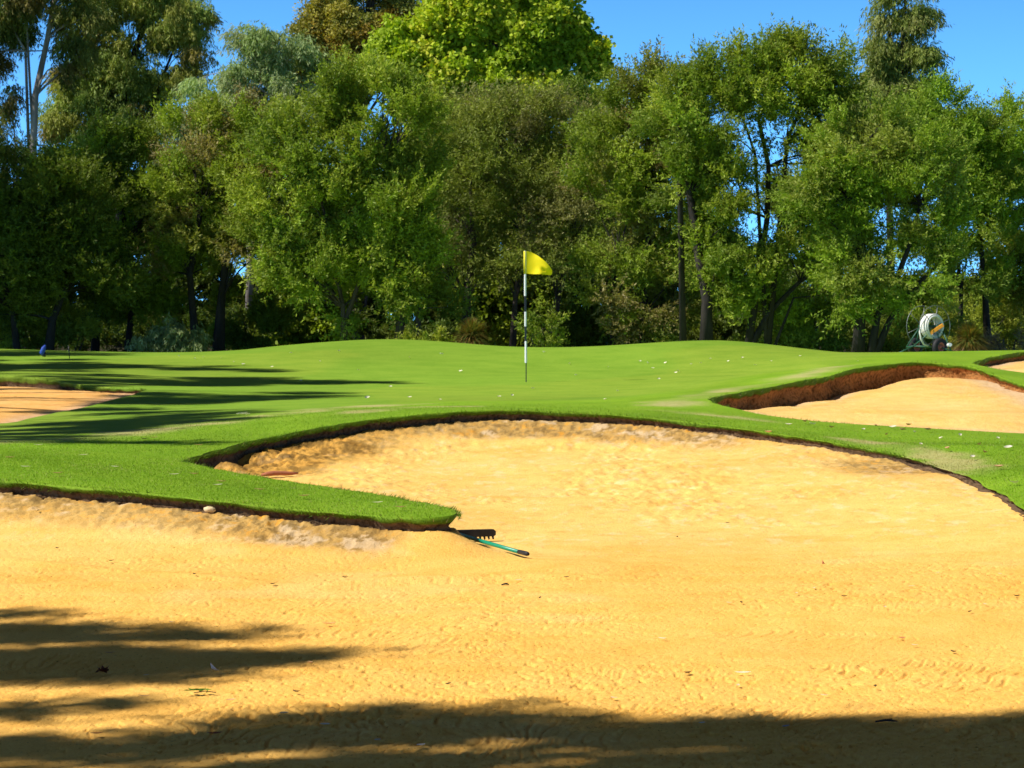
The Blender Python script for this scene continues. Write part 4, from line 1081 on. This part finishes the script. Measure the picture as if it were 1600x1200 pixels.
# near trees: bottom shadow band and the fingers on the left
def shadow_tree(x, y, spots, label, r=.2, dens=1.0, topz=0.0):
    """spots: (shadow x, shadow y, height, rx, ry) ellipses of shade on the ground"""
    lob = []
    for sx, sy, h, rx, ry in spots:
        zs = 0.0 if sy < 14 else gz(sx, sy)
        cx, cy = caster(sx, sy, h); lob.append((cx - x, cy - y, zs + h - gz(x, y), rx, ry, 0.4))
    side_tree(x, y, max(s[2] for s in spots) * .95, lob, label, dens=dens, r=r)

def g_spot(px, py, h, rx, ry):
    q = on_sand(px, py); return (q[0], q[1], h, rx, ry)

shadow_tree(-8.5, 5.3, [g_spot(60, 1165, 7.0, .5, .3), g_spot(300, 1165, 7.2, .5, .22), g_spot(430, 1150, 7.4, .45, .28), g_spot(560, 1140, 7.6, .5, .33), g_spot(680, 1130, 7.8, .5, .30), g_spot(820, 1135, 8.0, .45, .22), g_spot(960, 1142, 8.3, .45, .18),
                        g_spot(1080, 1145, 8.5, .4, .2), g_spot(1200, 1148, 8.7, .4, .26), g_spot(1330, 1143, 8.9, .45, .30), g_spot(1440, 1140, 9.1, .45, .28), g_spot(1560, 1150, 9.3, .5, .2), g_spot(1100, 1190, 8.6, .8, .2), g_spot(1400, 1192, 9.0, .6, .15), g_spot(500, 1195, 7.4, .9, .15), g_spot(1680, 1150, 9.5, .5, .3), g_spot(1250, 1195, 8.8, .6, .16), g_spot(1560, 1192, 9.3, .6, .18), g_spot(800, 1196, 8.0, .6, .13)],
            'gum tree off the left side whose shade crosses the front sand', dens=2.1)
shadow_tree(-10.5, 8.3, [g_spot(-10, 985, 7.3, .4, .26), g_spot(100, 986, 7.6, .4, .26), g_spot(210, 988, 7.8, .35, .22), g_spot(280, 994, 8.1, .22, .14), g_spot(90, 1048, 7.4, .35, .25), g_spot(190, 1048, 7.6, .35, .34), g_spot(280, 1040, 7.9, .35, .32), g_spot(350, 1032, 8.2, .3, .2), g_spot(420, 1025, 8.5, .25, .1), g_spot(-30, 1058, 7.2, .3, .2), g_spot(-40, 962, 7, .25, .1), g_spot(10, 1030, 7.2, .4, .2), g_spot(130, 1022, 7.5, .35, .2), g_spot(250, 1015, 7.8, .25, .12), g_spot(310, 1030, 8.1, .3, .16), g_spot(-30, 1112, 7.2, .35, .2), g_spot(70, 1108, 7.5, .3, .1)],
            'smaller gum tree off the left side behind the front one', dens=2.1)
for tx, ty, lab in ((-25, 52.5, 'very tall gum off the left end of the tree row nearest the green'), (-22.5, 57, 'very tall gum beside the left end of the tree row set farther back')):
    side_tree(tx, ty, 18, [(0, 0, 17, 2.4, 2.4, 1.2), (1.6, 1.2, 15.6, 2.0, 2.0, 1.0), (-1.5, -1, 15, 2.0, 2.0, 1.0), (2.0, -1.2, 14.2, 1.8, 1.8, 1.0), (.4, 1.8, 13.2, 1.8, 1.8, 1.0)], lab, dens=1.6, r=.3)

def px_spots(lst):
    out = []
    for px, py, h, rx, ry in lst:
        q = on_turf(px, py)
        out.append((q[0], q[1], h, rx, ry))
    return out

shadow_tree(-17, 25, px_spots([(60, 672, 8.5, 1.58, 1.16), (180, 662, 9.5, 1.05, 0.72), (280, 652, 10.5, 0.84, 0.51), (-60, 684, 8, 1.47, 1.16), (330, 646, 11, 0.53, 0.36), (120, 690, 8.5, 0.95, 0.36)]),
            'gum tree beyond the left bunker edge nearest the camera', dens=2.4)
shadow_tree(-17, 29, px_spots([(250, 628, 9.5, 0.95, 1.59), (330, 626, 10.5, 0.95, 1.16), (410, 621, 11, 0.84, 0.72), (470, 614, 11.5, 0.53, 0.43), (230, 645, 9, 0.73, 0.58), (150, 640, 8.5, 0.63, 0.72)]),
            'gum tree beyond the left bunker standing second nearest', dens=2.4)
shadow_tree(-19, 34, px_spots([(180, 598, 9.5, 1.26, 1.74), (270, 595, 10, 1.37, 2.03), (360, 596, 11, 1.16, 1.45), (450, 597, 11.5, 0.95, 0.87), (530, 597.5, 12, 0.73, 0.51), (590, 598, 12.5, 0.53, 0.29)]),
            'tall gum tree beyond the left bunker in the middle', dens=2.4)
shadow_tree(-23, 38, px_spots([(0, 575, 10, 1.89, 3.19), (80, 574, 10.5, 1.37, 2.32), (170, 572, 11, 1.37, 1.16), (260, 575, 12, 1.05, 0.72), (350, 578, 12.5, 0.84, 0.51), (420, 580, 13, 0.53, 0.29), (-80, 580, 9.5, 1.68, 2.90)]),
            'tall gum tree beyond the left bunker far from the camera', dens=2.4)
shadow_tree(-25, 44, px_spots([(30, 551, 10, 1.68, 1.74), (90, 552, 11, 0.95, 0.87), (-50, 550, 10, 1.68, 2.17)]),
            'gum tree at the left end of the tree row farthest from the camera', dens=1.4)

# ------------------------------------------------------------------ flagstick
pf = P(822, 597, 37.4); fx, fy = pf[0], pf[1]; fz = gz(fx, fy)
def fzp(py): return EYE - fy * (py - 500) / F - fz
fs = empty('flagstick', (fx, fy, fz)); tag(fs, 'black and white banded flagstick standing in the golf green', 'flagstick')
lean = -0.022
def lx(z): return lean * z / 2.1
for a, b, m, r in ((597, 567, M_DKGREEN, .009), (567, 533, M_WHITE, .019), (533, 510, M_BLACK, .0165), (510, 487, M_WHITE, .018), (487, 462.5, M_BLACK, .0165), (462.5, 392, M_WHITE, .018)):
    z0, z1 = fzp(a), fzp(b)
    if a == 597: z0 = -0.05
    mb = MB(); mb.lathe((0, 0, 0), (0, 0, 1), [(0, 0.0001), (0, r), (z1 - z0, r), (z1 - z0, .0001)], 12)
    o = mb.build('pole_band' if a != 597 else 'ferrule', m, fs, smooth=False, loc=(lx(z0), 0, z0))
    tag(o, {M_WHITE: 'white band of the pole', M_BLACK: 'black band of the pole', M_DKGREEN: 'thin dark rod at the foot of the pole'}[m])
# flag: cloth pinned along the pole
U, W = 22, 16
fv = []; fcol = []
topc = [(0, 392), (.2, 393.5), (.45, 399), (.7, 407), (.9, 415.5), (1, 422)]
botc = [(0, 427.5), (.3, 428.5), (.6, 428.5), (.8, 429.5), (.95, 430), (1, 428)]
for i in range(U + 1):
    u = i / U
    tpy = np.interp(u, [q[0] for q in topc], [q[1] for q in topc]); bpy_ = np.interp(u, [q[0] for q in botc], [q[1] for q in botc])
    for j in range(W + 1):
        w = j / W; py = tpy + (bpy_ - tpy) * w
        x = 0.012 + u * 0.43 * (1 + .0 * w); dep = 0.075 * math.sin(u * 6.0 + w * 1.8) * u + 0.02 * math.sin(w * 6 + u * 9) * u + 0.075 * u * math.exp(-((u - .68) / .1) ** 2 - ((w - .7) / .16) ** 2 * 1.0)
        fv.append((x + lx(fzp(py)), -0.01 + dep, fzp(py)))
fq = [(i * (W + 1) + j, (i + 1) * (W + 1) + j, (i + 1) * (W + 1) + j + 1, i * (W + 1) + j + 1) for i in range(U) for j in range(W)]
flag = mesh_np('flag', fv, np.array(fq), M_YELLOW, fs, col=np.tile((0.98, 0.77, 0.012), (len(fv), 1)), smooth=True)
flag['label'] = 'plain yellow flag at the top of the pole'
mb = MB(); mb.tube([(lx(fzp(393)), 0, fzp(392.5)), (lx(fzp(428)), 0, fzp(428))], .021, 10)
mb.build('flag_sleeve', M_YELLOW, fs, col=(0.86, 0.74, 0.05))

# ------------------------------------------------------------------ bunker rake
he = P(825, 866, 14.95); hc = P(700, 836, 16.38)
rk = empty('bunker_rake', (hc[0], hc[1], sz('main', hc[0], hc[1]))); tag(rk, 'teal handled black rake lying on the sand behind the turf tongue tip', 'rake')
o0 = np.array(rk.location)
d = he - hc; d /= np.linalg.norm(d); side = np.cross(d, (0, 0, 1)); side /= np.linalg.norm(side)
zs = sz('main', he[0], he[1]) + 0.03
he[2] = max(he[2], zs)
hr = hc + side * 0.0
rend = hc - side * 0.0
grip = he - d * 0.16
MB().tube([hc - o0 + (0, 0, .03), (hc + grip) / 2 - o0 + (0, 0, .012), grip - o0], .0135, 10).build('handle', M_TEAL, rk)
MB().tube([grip - o0, he - d * .02 - o0, he - o0], [.0145, .015, .012], 10).build('grip', M_RUBBER, rk)
sgn = 1 if (side[0] > 0) else -1
side = side * sgn
mb = MB()
c0 = hc - o0; c0[2] = 0.030
nb = 14
prof = [(-.36, .016), (-.345, .029), (-.2, .031), (0, .032), (.2, .031), (.345, .029), (.36, .016)]
for a, b in zip(prof[:-1], prof[1:]):
    pa = c0 + side * a[0]; pb = c0 + side * b[0]
    fwd = np.array([d[0], d[1], 0]); fwd /= np.linalg.norm(fwd)
    vs = [pa + fwd * .012 + (0, 0, a[1]), pa - fwd * .022 + (0, 0, a[1]), pa - fwd * .022 - (0, 0, a[1] * .7), pa + fwd * .012 - (0, 0, a[1] * .7),
          pb + fwd * .012 + (0, 0, b[1]), pb - fwd * .022 + (0, 0, b[1]), pb - fwd * .022 - (0, 0, b[1] * .7), pb + fwd * .012 - (0, 0, b[1] * .7)]
    b0 = mb.addv(vs); mb.f4.append(b0 + np.array([[0, 1, 5, 4], [1, 2, 6, 5], [2, 3, 7, 6], [3, 0, 4, 7]]))
    if a is prof[0]: mb.f4.append(b0 + np.array([[0, 3, 2, 1]]))
    if b is prof[-1]: mb.f4.append(b0 + np.array([[4, 5, 6, 7]]))
mb.build('head', M_RUBBER, rk, smooth=False)
mb = MB()
for i in range(22):
    a = -.34 + i * .68 / 21
    q = c0 + side * a + (0, 0, -.02)
    mb.tube([q, q + d * .012 * np.array([1, 1, 0]) + (0, 0, -.02)], [.009, .006], 6)
mb.build('teeth', M_RUBBER, rk)

# ------------------------------------------------------------------ hose reel
hx, hy = 49.0 * (1462 - 800) / F, 49.0; hz = gz(hx, hy)
hrl = empty('hose_reel', (hx, hy, hz)); tag(hrl, 'green framed wheeled hose reel with coiled white hose standing behind the green', 'hose reel')
ax = np.array([-0.55, 0.83, 0.0]); ax /= np.linalg.norm(ax)
k_ = 49.0 / F                      # metres per pixel there
near = np.array([6 * k_, 0, 13.5 * k_]); R_w = .19
def wheel(c):
    w = MB(); w.lathe(c - ax * .06, ax, [(0, .10), (0.0, .15), (.02, R_w), (.06, R_w + .004), (.10, R_w), (.12, .15), (.12, .10), (0, .10)], 30)
    t = w.build('wheel', M_RUBBER, hrl); t['label'] = 'black rubber tyred wheel with red hub'
    r = MB(); r.lathe(c - ax * .05, ax, [(.0, .105), (.0, .085), (.045, .07), (.05, .03), (.01, .028), (.01, .001)], 26)
    r.lathe(c - ax * .05, ax, [(.10, .105), (.06, .08), (.055, .001)], 26)
    r.build('rim', M_RED, t)
wheel(near); far_w = near + ax * .74; far_w[2] = near[2]; wheel(far_w)
fr = MB(); T = lambda p, q, r=.016: fr.tube([np.asarray(p, float), np.asarray(q, float)], r, 8)
T(near - ax * .03, far_w + ax * .03, .02)
hub0 = np.array([2 * k_, 0, 46 * k_]); hub1 = hub0 + ax * .5
tail = np.array([-28 * k_, -.1, 14 * k_])
T(hub0 - ax * .02, (-34 * k_, .05, 15 * k_)); T(hub1, (-40 * k_, .45, 13 * k_)); T((-34 * k_, .05, 15 * k_), (-40 * k_, .45, 13 * k_))
T((-34 * k_, .05, 15 * k_), near); T((-40 * k_, .45, 13 * k_), far_w)
T(hub0 + (.12, 0, -.1), (26 * k_, -.05, 2 * k_)); T(hub1 + (.12, 0, -.1), (20 * k_, .5, 2 * k_)); T((26 * k_, -.05, 3 * k_), (20 * k_, .5, 3 * k_)); T((26 * k_, -.05, 7 * k_), near)
T(hub0, near, .014); T(hub1, far_w, .014)
T(hub0 - ax * .04, hub1 + ax * .04, .03)
T((-34 * k_, .05, 15 * k_), (-62 * k_, -.1, 3 * k_), .014)
fr.build('frame', M_GREENP, hrl)
fl = MB()
for c in (hub0 + ax * .06, hub1 - ax * .04):
    fl.ring(c, ax, .44, .007, 48, 6)
    u = np.cross(ax, (0, 0, 1.0)); u /= np.linalg.norm(u); w_ = np.array([0, 0, 1.0])
    for s in range(6):
        a = s * math.pi / 3 + .35; fl.tube([c, c + .44 * (math.cos(a) * u + math.sin(a) * w_)], .007, 6)
fl.build('reel_flange', M_GALV, hrl)
hs_ = MB()
for i in range(9):
    hs_.ring(hub0 + ax * (.06 + .026 * i), ax, .215 + .012 * (i % 2), .02, 40, 8)
for i in range(6):
    hs_.ring(hub0 + ax * (.075 + .03 * i), ax, .25, .019, 40, 8)
u = np.cross(ax, (0, 0, 1.0)); u /= np.linalg.norm(u)
if u[0] > 0: u = -u
c = hub0 + ax * .12
loop = [c + u * .02 + (0, 0, .25), c + u * .2 + (0, 0, .2), c + u * .34 + (0, 0, .04), c + u * .38 + (0, 0, -.12), c + u * .35 + (0, 0, -.26), c + u * .27 + (0, 0, -.38), c + u * .14 + (0, 0, -.42)]
hs_.tube(spline(np.array(loop), False, .04), .021, 8)
hs_.build('hose', M_HOSE, hrl)
MB().box(hub0 - ax * .06 + (-.05, 0, -.06), np.array([.135, 0, .09]), ax * .012, np.array([-.018, 0, .027])).build('crank_arm', M_ORANGE, hrl, smooth=False)
cv_ = MB(); cv_.lathe((20 * k_, -.1, 17 * k_), (.2, -1, .1), [(-.05, .001), (-.05, .04), (.05, .04), (.05, .001)], 14)
cv_.build('end_cap', M_WHITE, hrl, smooth=False)
ft = MB(); ft.lathe((-62 * k_, -.12, 0), (0, 0, 1), [(-.02, .001), (-.02, .06), (.05, .05), (.07, .02), (.07, .001)], 14)
ft.build('foot_plate', M_GALV, hrl, smooth=False)

# ------------------------------------------------------------------ small blue pouch and thin stake at the left
q = P(68, 561, 44.5); bz = gz(q[0], q[1])
bl = empty('marker_pouch', (q[0], q[1], bz)); tag(bl, 'small dark blue pouch standing on the grass at the left', 'pouch')
kk = 44.5 / F
mb = MB(); mb.tube([(-1 * kk, 0, 0.03), (-2 * kk, 0, 6 * kk), (0, 0, 13 * kk), (3 * kk, 0, 18 * kk)], [.028, .055, .045, .02], 10); mb.build('body', M_BLUE, bl)
mb = MB(); mb.tube([(1 * kk, 0, -.01), (.5 * kk, 0, 2.5 * kk), (2.0 * kk, 0, 7 * kk)], [.03, .036, .03], 8); mb.build('base', M_BLACK, bl)
q = P(108, 564, 44); sk = empty('stake', (q[0], q[1], gz(q[0], q[1]))); tag(sk, 'thin dark stake standing in the grass right of the blue pouch', 'stake')
MB().tube([(.01, 0, -.05), (0, 0, .12), (-.015, 0, .235)], [.008, .008, .007], 6).build('rod', M_BLACK, sk)
MB().lathe((-.015, 0, .235), (0, 0, 1), [(0, .011), (.012, .011), (.016, .001)], 8).build('cap', M_DKGREEN, sk)

# ------------------------------------------------------------------ litter: leaves, bark, twigs, a stone
def leaf_mesh(L, W, curl, seed):
    rg = np.random.default_rng(seed); v = []; n = 5
    for i in range(n + 1):
        t = i / n; w = W * math.sin(math.pi * min(.98, t * .96 + .02)) ** .8
        bend = .25 * L * rg.uniform(-.1, .1) + L * .18 * math.sin(t * 2.2)
        z = curl * L * (t - .5) ** 2 * .9 + .004
        v += [(L * (t - .5), bend - w, z + curl * w * .8), (L * (t - .5), bend, z - .0), (L * (t - .5), bend + w, z + curl * w * .8)]
    f = []
    for i in range(n):
        for j in range(2): f.append((i * 3 + j, i * 3 + 3 + j, i * 3 + 4 + j, i * 3 + 1 + j))
    return v, np.array(f)


_ld = {}
def leaf(pos, L, W, rz, col, label, group, curl=.5, name='fallen_leaf', tilt=(0, 0)):
    key = (round(L, 3), round(W, 3), round(curl, 2), col)
    if key not in _ld:
        v, f = leaf_mesh(L, W, curl, len(_ld)); o = mesh_np(name, v, f, M_LITTER, col=np.tile(col, (len(v), 1)), smooth=True)
        _ld[key] = o
    else:
        o = _ld[key].copy(); COL.objects.link(o)
        for kx in ('label', 'category', 'group'):
            if kx in o: del o[kx]
        o.name = name
    o.location = pos; o.rotation_euler = (tilt[0], tilt[1], rz)
    tag(o, label, 'leaf' if name != 'twig' else 'twig', group)
    return o


WHITE_L = (0.72, 0.66, 0.52); TAN_L = (0.48, 0.30, 0.15); RED_L = (0.30, 0.08, 0.045); DARK_L = (0.08, 0.055, 0.03); GREY_L = (0.62, 0.62, 0.66)


g_pts = [(305, 562), (318, 560), (345, 561), (380, 571), (365, 567), (280, 558), (530, 550), (455, 553), (640, 560), (690, 555), (560, 580), (500, 566), (573, 624), (688, 627), (800, 620), (833, 609), (780, 622),
         (950, 575), (890, 570), (1000, 566), (1080, 571), (1040, 569), (1029, 594), (1056, 584), (1160, 561), (1110, 562), (1138, 566), (1060, 582), (1340, 566), (1205, 566), (945, 627), (965, 613), (640, 623), (1012, 569), (1095, 569), (425, 575), (720, 582), (610, 606), (900, 588), (850, 552), (1180, 572), (1250, 558), (470, 597), (1020, 577)]
for i, (a, b) in enumerate(g_pts):
    h = on_turf(a, b)
    if h is None: continue
    leaf((h[0], h[1], h[2] + .010), (.06 if i % 3 else .085), (.014 if i % 3 else .02), random.uniform(0, 6.28), (0.80, 0.74, 0.58), 'tiny pale dry leaf scattered on the smooth putting green', 'pale leaves on the putting green', 1.0, tilt=(random.uniform(.2, .8), 0))
for i, (dx, dy) in enumerate(((-7, 1), (-2, 0), (2, 1), (6, -1), (9, 1))):
    h = on_turf(377 + dx, 649 + dy)
    leaf((h[0], h[1], h[2] + .012), .07, .022, random.uniform(0, 6.28), (0.8, 0.76, 0.68), 'whitish leaf in the small cluster by the dry fringe on the left', 'cluster of whitish leaves on the left fringe', .7)
t_pts = [(272, 747), (303, 746), (15, 720), (40, 735), (240, 688), (405, 771), (340, 764), (625, 799), (345, 758), (130, 716), (310, 700), (225, 690), (60, 700), (520, 690), (450, 688), (180, 735), (90, 745), (475, 781), (590, 792)]
for i, (a, b) in enumerate(t_pts):
    h = on_turf(a, b)
    if h is None or inpoly(np.array([h[0]]), np.array([h[1]]), rims['main'])[0]: continue
    leaf((h[0], h[1], h[2] + .022), .085, .015, random.uniform(-.5, .5), TAN_L if i % 3 else WHITE_L,
         ('pale tan' if i % 3 else 'whitish') + ' fallen leaf lying on the near turf tongue', 'leaves on the turf tongue', .5)
r_pts = [(1257, 663), (1270, 667), (1200, 680), (1232, 668), (1370, 670), (1395, 672), (1410, 676), (1430, 680), (1450, 676), (1470, 690), (1420, 668), (1500, 685), (1530, 700), (1560, 690), (1480, 706), (1520, 720), (1560, 735), (1440, 700), (1385, 684), (1350, 676), (1540, 712), (1585, 760), (1300, 672), (1575, 705)]
for i, (a, b) in enumerate(r_pts):
    h = on_turf(a, b)
    if h is None: continue
    leaf((h[0], h[1], h[2] + .02), .085, .02, random.uniform(0, 6.28), WHITE_L if i % 2 else TAN_L, ('whitish' if i % 2 else 'tan') + ' dry leaf on the turf strip between the two right bunkers', 'leaves on the right turf strip', 1.0, tilt=(random.uniform(.1, .7), 0))


def sleaf(px, py, L, W, rz, col, label, group=None, curl=.5, tilt=(0, 0), lift=.008):
    h = on_sand(px, py); return leaf((h[0], h[1], h[2] + lift), L, W, rz, col, label, group, curl, tilt=tilt)

sleaf(333, 1054, .055, .012, 2.4, GREY_L, 'bluish white curled leaf in the left shadow finger', curl=1.2, tilt=(.3, -.5), lift=.02)
sleaf(515, 980, .075, .012, .1, (0.72, 0.4, 0.2), 'orange tan leaf on the lit sand at left centre', lift=.01)
sleaf(508, 1140, .045, .012, -.3, GREY_L, 'pale bluish leaf at the edge of the bottom shadow', lift=.012)
sleaf(445, 1122, .04, .013, .2, WHITE_L, 'cream leaf fragment just above the bottom shadow', lift=.012)
sleaf(360, 1100, .045, .009, .3, (0.7, 0.42, 0.3), 'pinkish leaf on the sand right of the green sprig', lift=.012)
sleaf(1160, 1057, .075, .014, -.1, (0.85, 0.82, 0.75), 'bright white leaf on the open sand right of centre', curl=.3, lift=.012)
sleaf(1034, 1002, .05, .008, -.7, (0.8, 0.76, 0.7), 'slim white leaf on the sand near the middle', lift=.01)
sleaf(811, 910, .05, .009, .2, WHITE_L, 'small whitish leaf on the smooth drag mark in the sand', lift=.01)
sleaf(1283, 886, .035, .016, 1.2, (0.6, 0.22, 0.12), 'reddish leaf standing up on the far right sand', curl=1.4, tilt=(.9, .2), lift=.015)
sleaf(1410, 1001, .04, .01, 0, (0.6, 0.22, 0.16), 'pink red leaf on the right hand sand', lift=.01)
sleaf(335, 1153, .06, .012, .1, RED_L, 'dark red leaf in the bottom shadow on the left', lift=.012)
sleaf(150, 1153, .05, .008, .1, RED_L, 'red leaf lying in the lower left corner shade', lift=.012)
sleaf(658, 1172, .04, .012, .5, GREY_L, 'bluish pale leaf in the bottom centre shadow', lift=.012)
sleaf(590, 1163, .03, .009, .5, GREY_L, 'smallest bluish leaf in the bottom centre shadow', lift=.012)
sleaf(1098, 1136, .03, .008, .2, GREY_L, 'bluish leaf at the upper edge of the bottom shadow right of centre', lift=.012)
sleaf(1228, 1142, .045, .009, .5, (.3, .32, .5), 'dull blue leaf in the right bottom shadow', lift=.012)
sleaf(225, 1094, .06, .006, -.2, (0.65, 0.36, 0.24), 'pale pink slim leaf left of the green sprig', lift=.01)
sleaf(172, 1025, .05, .007, 0, (0.5, 0.28, 0.22), 'pink brown leaf between the left shadow fingers', lift=.01)
sleaf(485, 1040, .028, .012, 0, (.75, .45, .25), 'tiny tan leaf at the tip of the long shadow finger', lift=.01)
d_pts = [(425, 917), (540, 905), (175, 880), (60, 800), (1320, 935), (1590, 934), (1138, 820), (1060, 842), (1515, 960), (1490, 1022), (885, 905), (700, 1074), (845, 938), (1075, 1056), (1370, 1078), (463, 1085), (90, 860), (1160, 945), (305, 900)]
for a, b in d_pts:
    sleaf(a, b, .04, .008, random.uniform(0, 3.1), DARK_L, 'tiny dark leaf fragment on the raked sand', 'dark leaf crumbs on the sand', .8)
p_pts = [(1275, 922), (1465, 898), (1565, 900), (1245, 930), (1140, 945), (1425, 918), (1385, 952), (1540, 948), (1430, 1012), (1155, 1075), (230, 1060), (270, 975), (800, 1160), (1290, 1090), (960, 1095)]
for a, b in p_pts:
    sleaf(a, b, .04, .008, random.uniform(0, 3.1), (0.74, 0.58, 0.42), 'faint cream leaf crumb on the raked sand', 'cream leaf crumbs on the sand', .4)

# green sprig
h = on_sand(310, 1088)
sp = empty('leaf_sprig', (h[0], h[1], h[2] + .006)); tag(sp, 'fresh green leafy sprig lying on the sand at lower left', 'sprig')
MB().tube([(-.02, 0, .006), (.03, .01, .012), (.075, -.005, .008)], .0018, 5).build('stem', M_BARK_BROWN, sp)
for i, (x, y, rz, L, tl) in enumerate(((-.03, 0, 3.0, .06, .1), (-.02, .02, 2.6, .055, -.2), (.0, -.01, .3, .05, .4), (.02, .015, .8, .045, -.6), (.03, 0, -.2, .05, .2), (-.045, -.005, 3.4, .05, .1), (.045, .01, 1.5, .035, -.9))):
    v, f = leaf_mesh(L, .008, .5, i + 50); o = mesh_np('leaf', v, f, M_LITTER, sp, col=np.tile((.09, .2, .02), (len(v), 1)), smooth=True)
    o.location = (x, y, .012); o.rotation_euler = (tl, tl * .5, rz)
# dead brown leaf cluster
h = on_sand(160, 1056)
dc = empty('dead_leaf_cluster', (h[0], h[1], h[2] + .004)); tag(dc, 'dead brown leaf cluster in the shade at left', 'leaf cluster')
for i in range(6):
    v, f = leaf_mesh(.05, .011, .9, i + 80); o = mesh_np('leaf', v, f, M_LITTER, dc, col=np.tile((.10, .03, .015), (len(v), 1)), smooth=True)
    o.location = (random.uniform(-.02, .02), random.uniform(-.02, .02), .014); o.rotation_euler = (random.uniform(-.6, .6), random.uniform(-.9, .2), i * 1.05)
# red bark strip in the cove
h = on_sand(428, 742); h0 = on_sand(408, 746)
v = np.array(h) - np.array(h0); L = .34
bs = MB(); p0 = np.array(h0) + (0, 0, .022); dirv = np.array([.93, .36, .05]); 
bs.tube([p0 + dirv * L * t + (0, 0, .008 * math.sin(t * 5)) for t in np.linspace(0, 1, 7)], [.012, .021, .023, .019, .021, .015, .008], 7)
ob = bs.build('bark_strip', mat_plain('red_bark', (.40, .13, .06), .8, 0, .4, 30)); tag(ob, 'reddish bark strip lying in the corner of the main bunker', 'bark strip')
# pale stone on the bunker face
h = on_sand(328, 799)
st = MB(); 
import itertools
ring_p = [(-.02, .001), (-.017, .03), (-.004, .046), (.012, .04), (.02, .02), (.024, .001)]
st.lathe((0, 0, 0), (0.05, 0.1, 1), ring_p, 14)
for i in range(len(st.v)):
    st.v[i] = st.v[i] * np.array([1.0, .75, 1]) * (1 + .22 * (RNG.random((len(st.v[i]), 1)) - .5))
ob = st.build('stone', mat_plain('pale_stone', (.72, .56, .32), .9, 0, .2, 40), loc=(h[0], h[1], h[2] + .02)); tag(ob, 'pale yellow stone on the bunker face below the turf tongue', 'stone')
# dark twigs in the right bottom shadow and on the faces
for a, b, L, rz, lab in ((1385, 1130, .09, .1, 'dark forked twig in the right bottom shadow'), (790, 915, .05, .5, 'short dark twig on the sand below the rake')):
    h = on_sand(a, b); tw = MB(); c, s = math.cos(rz), math.sin(rz)
    tw.tube([np.array((-c * L / 2, -s * L / 2, .006)), np.array((0, .008, .010)), np.array((c * L / 2, s * L / 2, .006))], [.004, .005, .003], 6)
    tw.tube([np.array((0, .008, .010)), np.array((c * L * .3, s * L * .3 + .02, .012))], [.004, .002], 6)
    tag(tw.build('twig', M_BARK_DARK, loc=(h[0], h[1], h[2])), lab, 'twig')
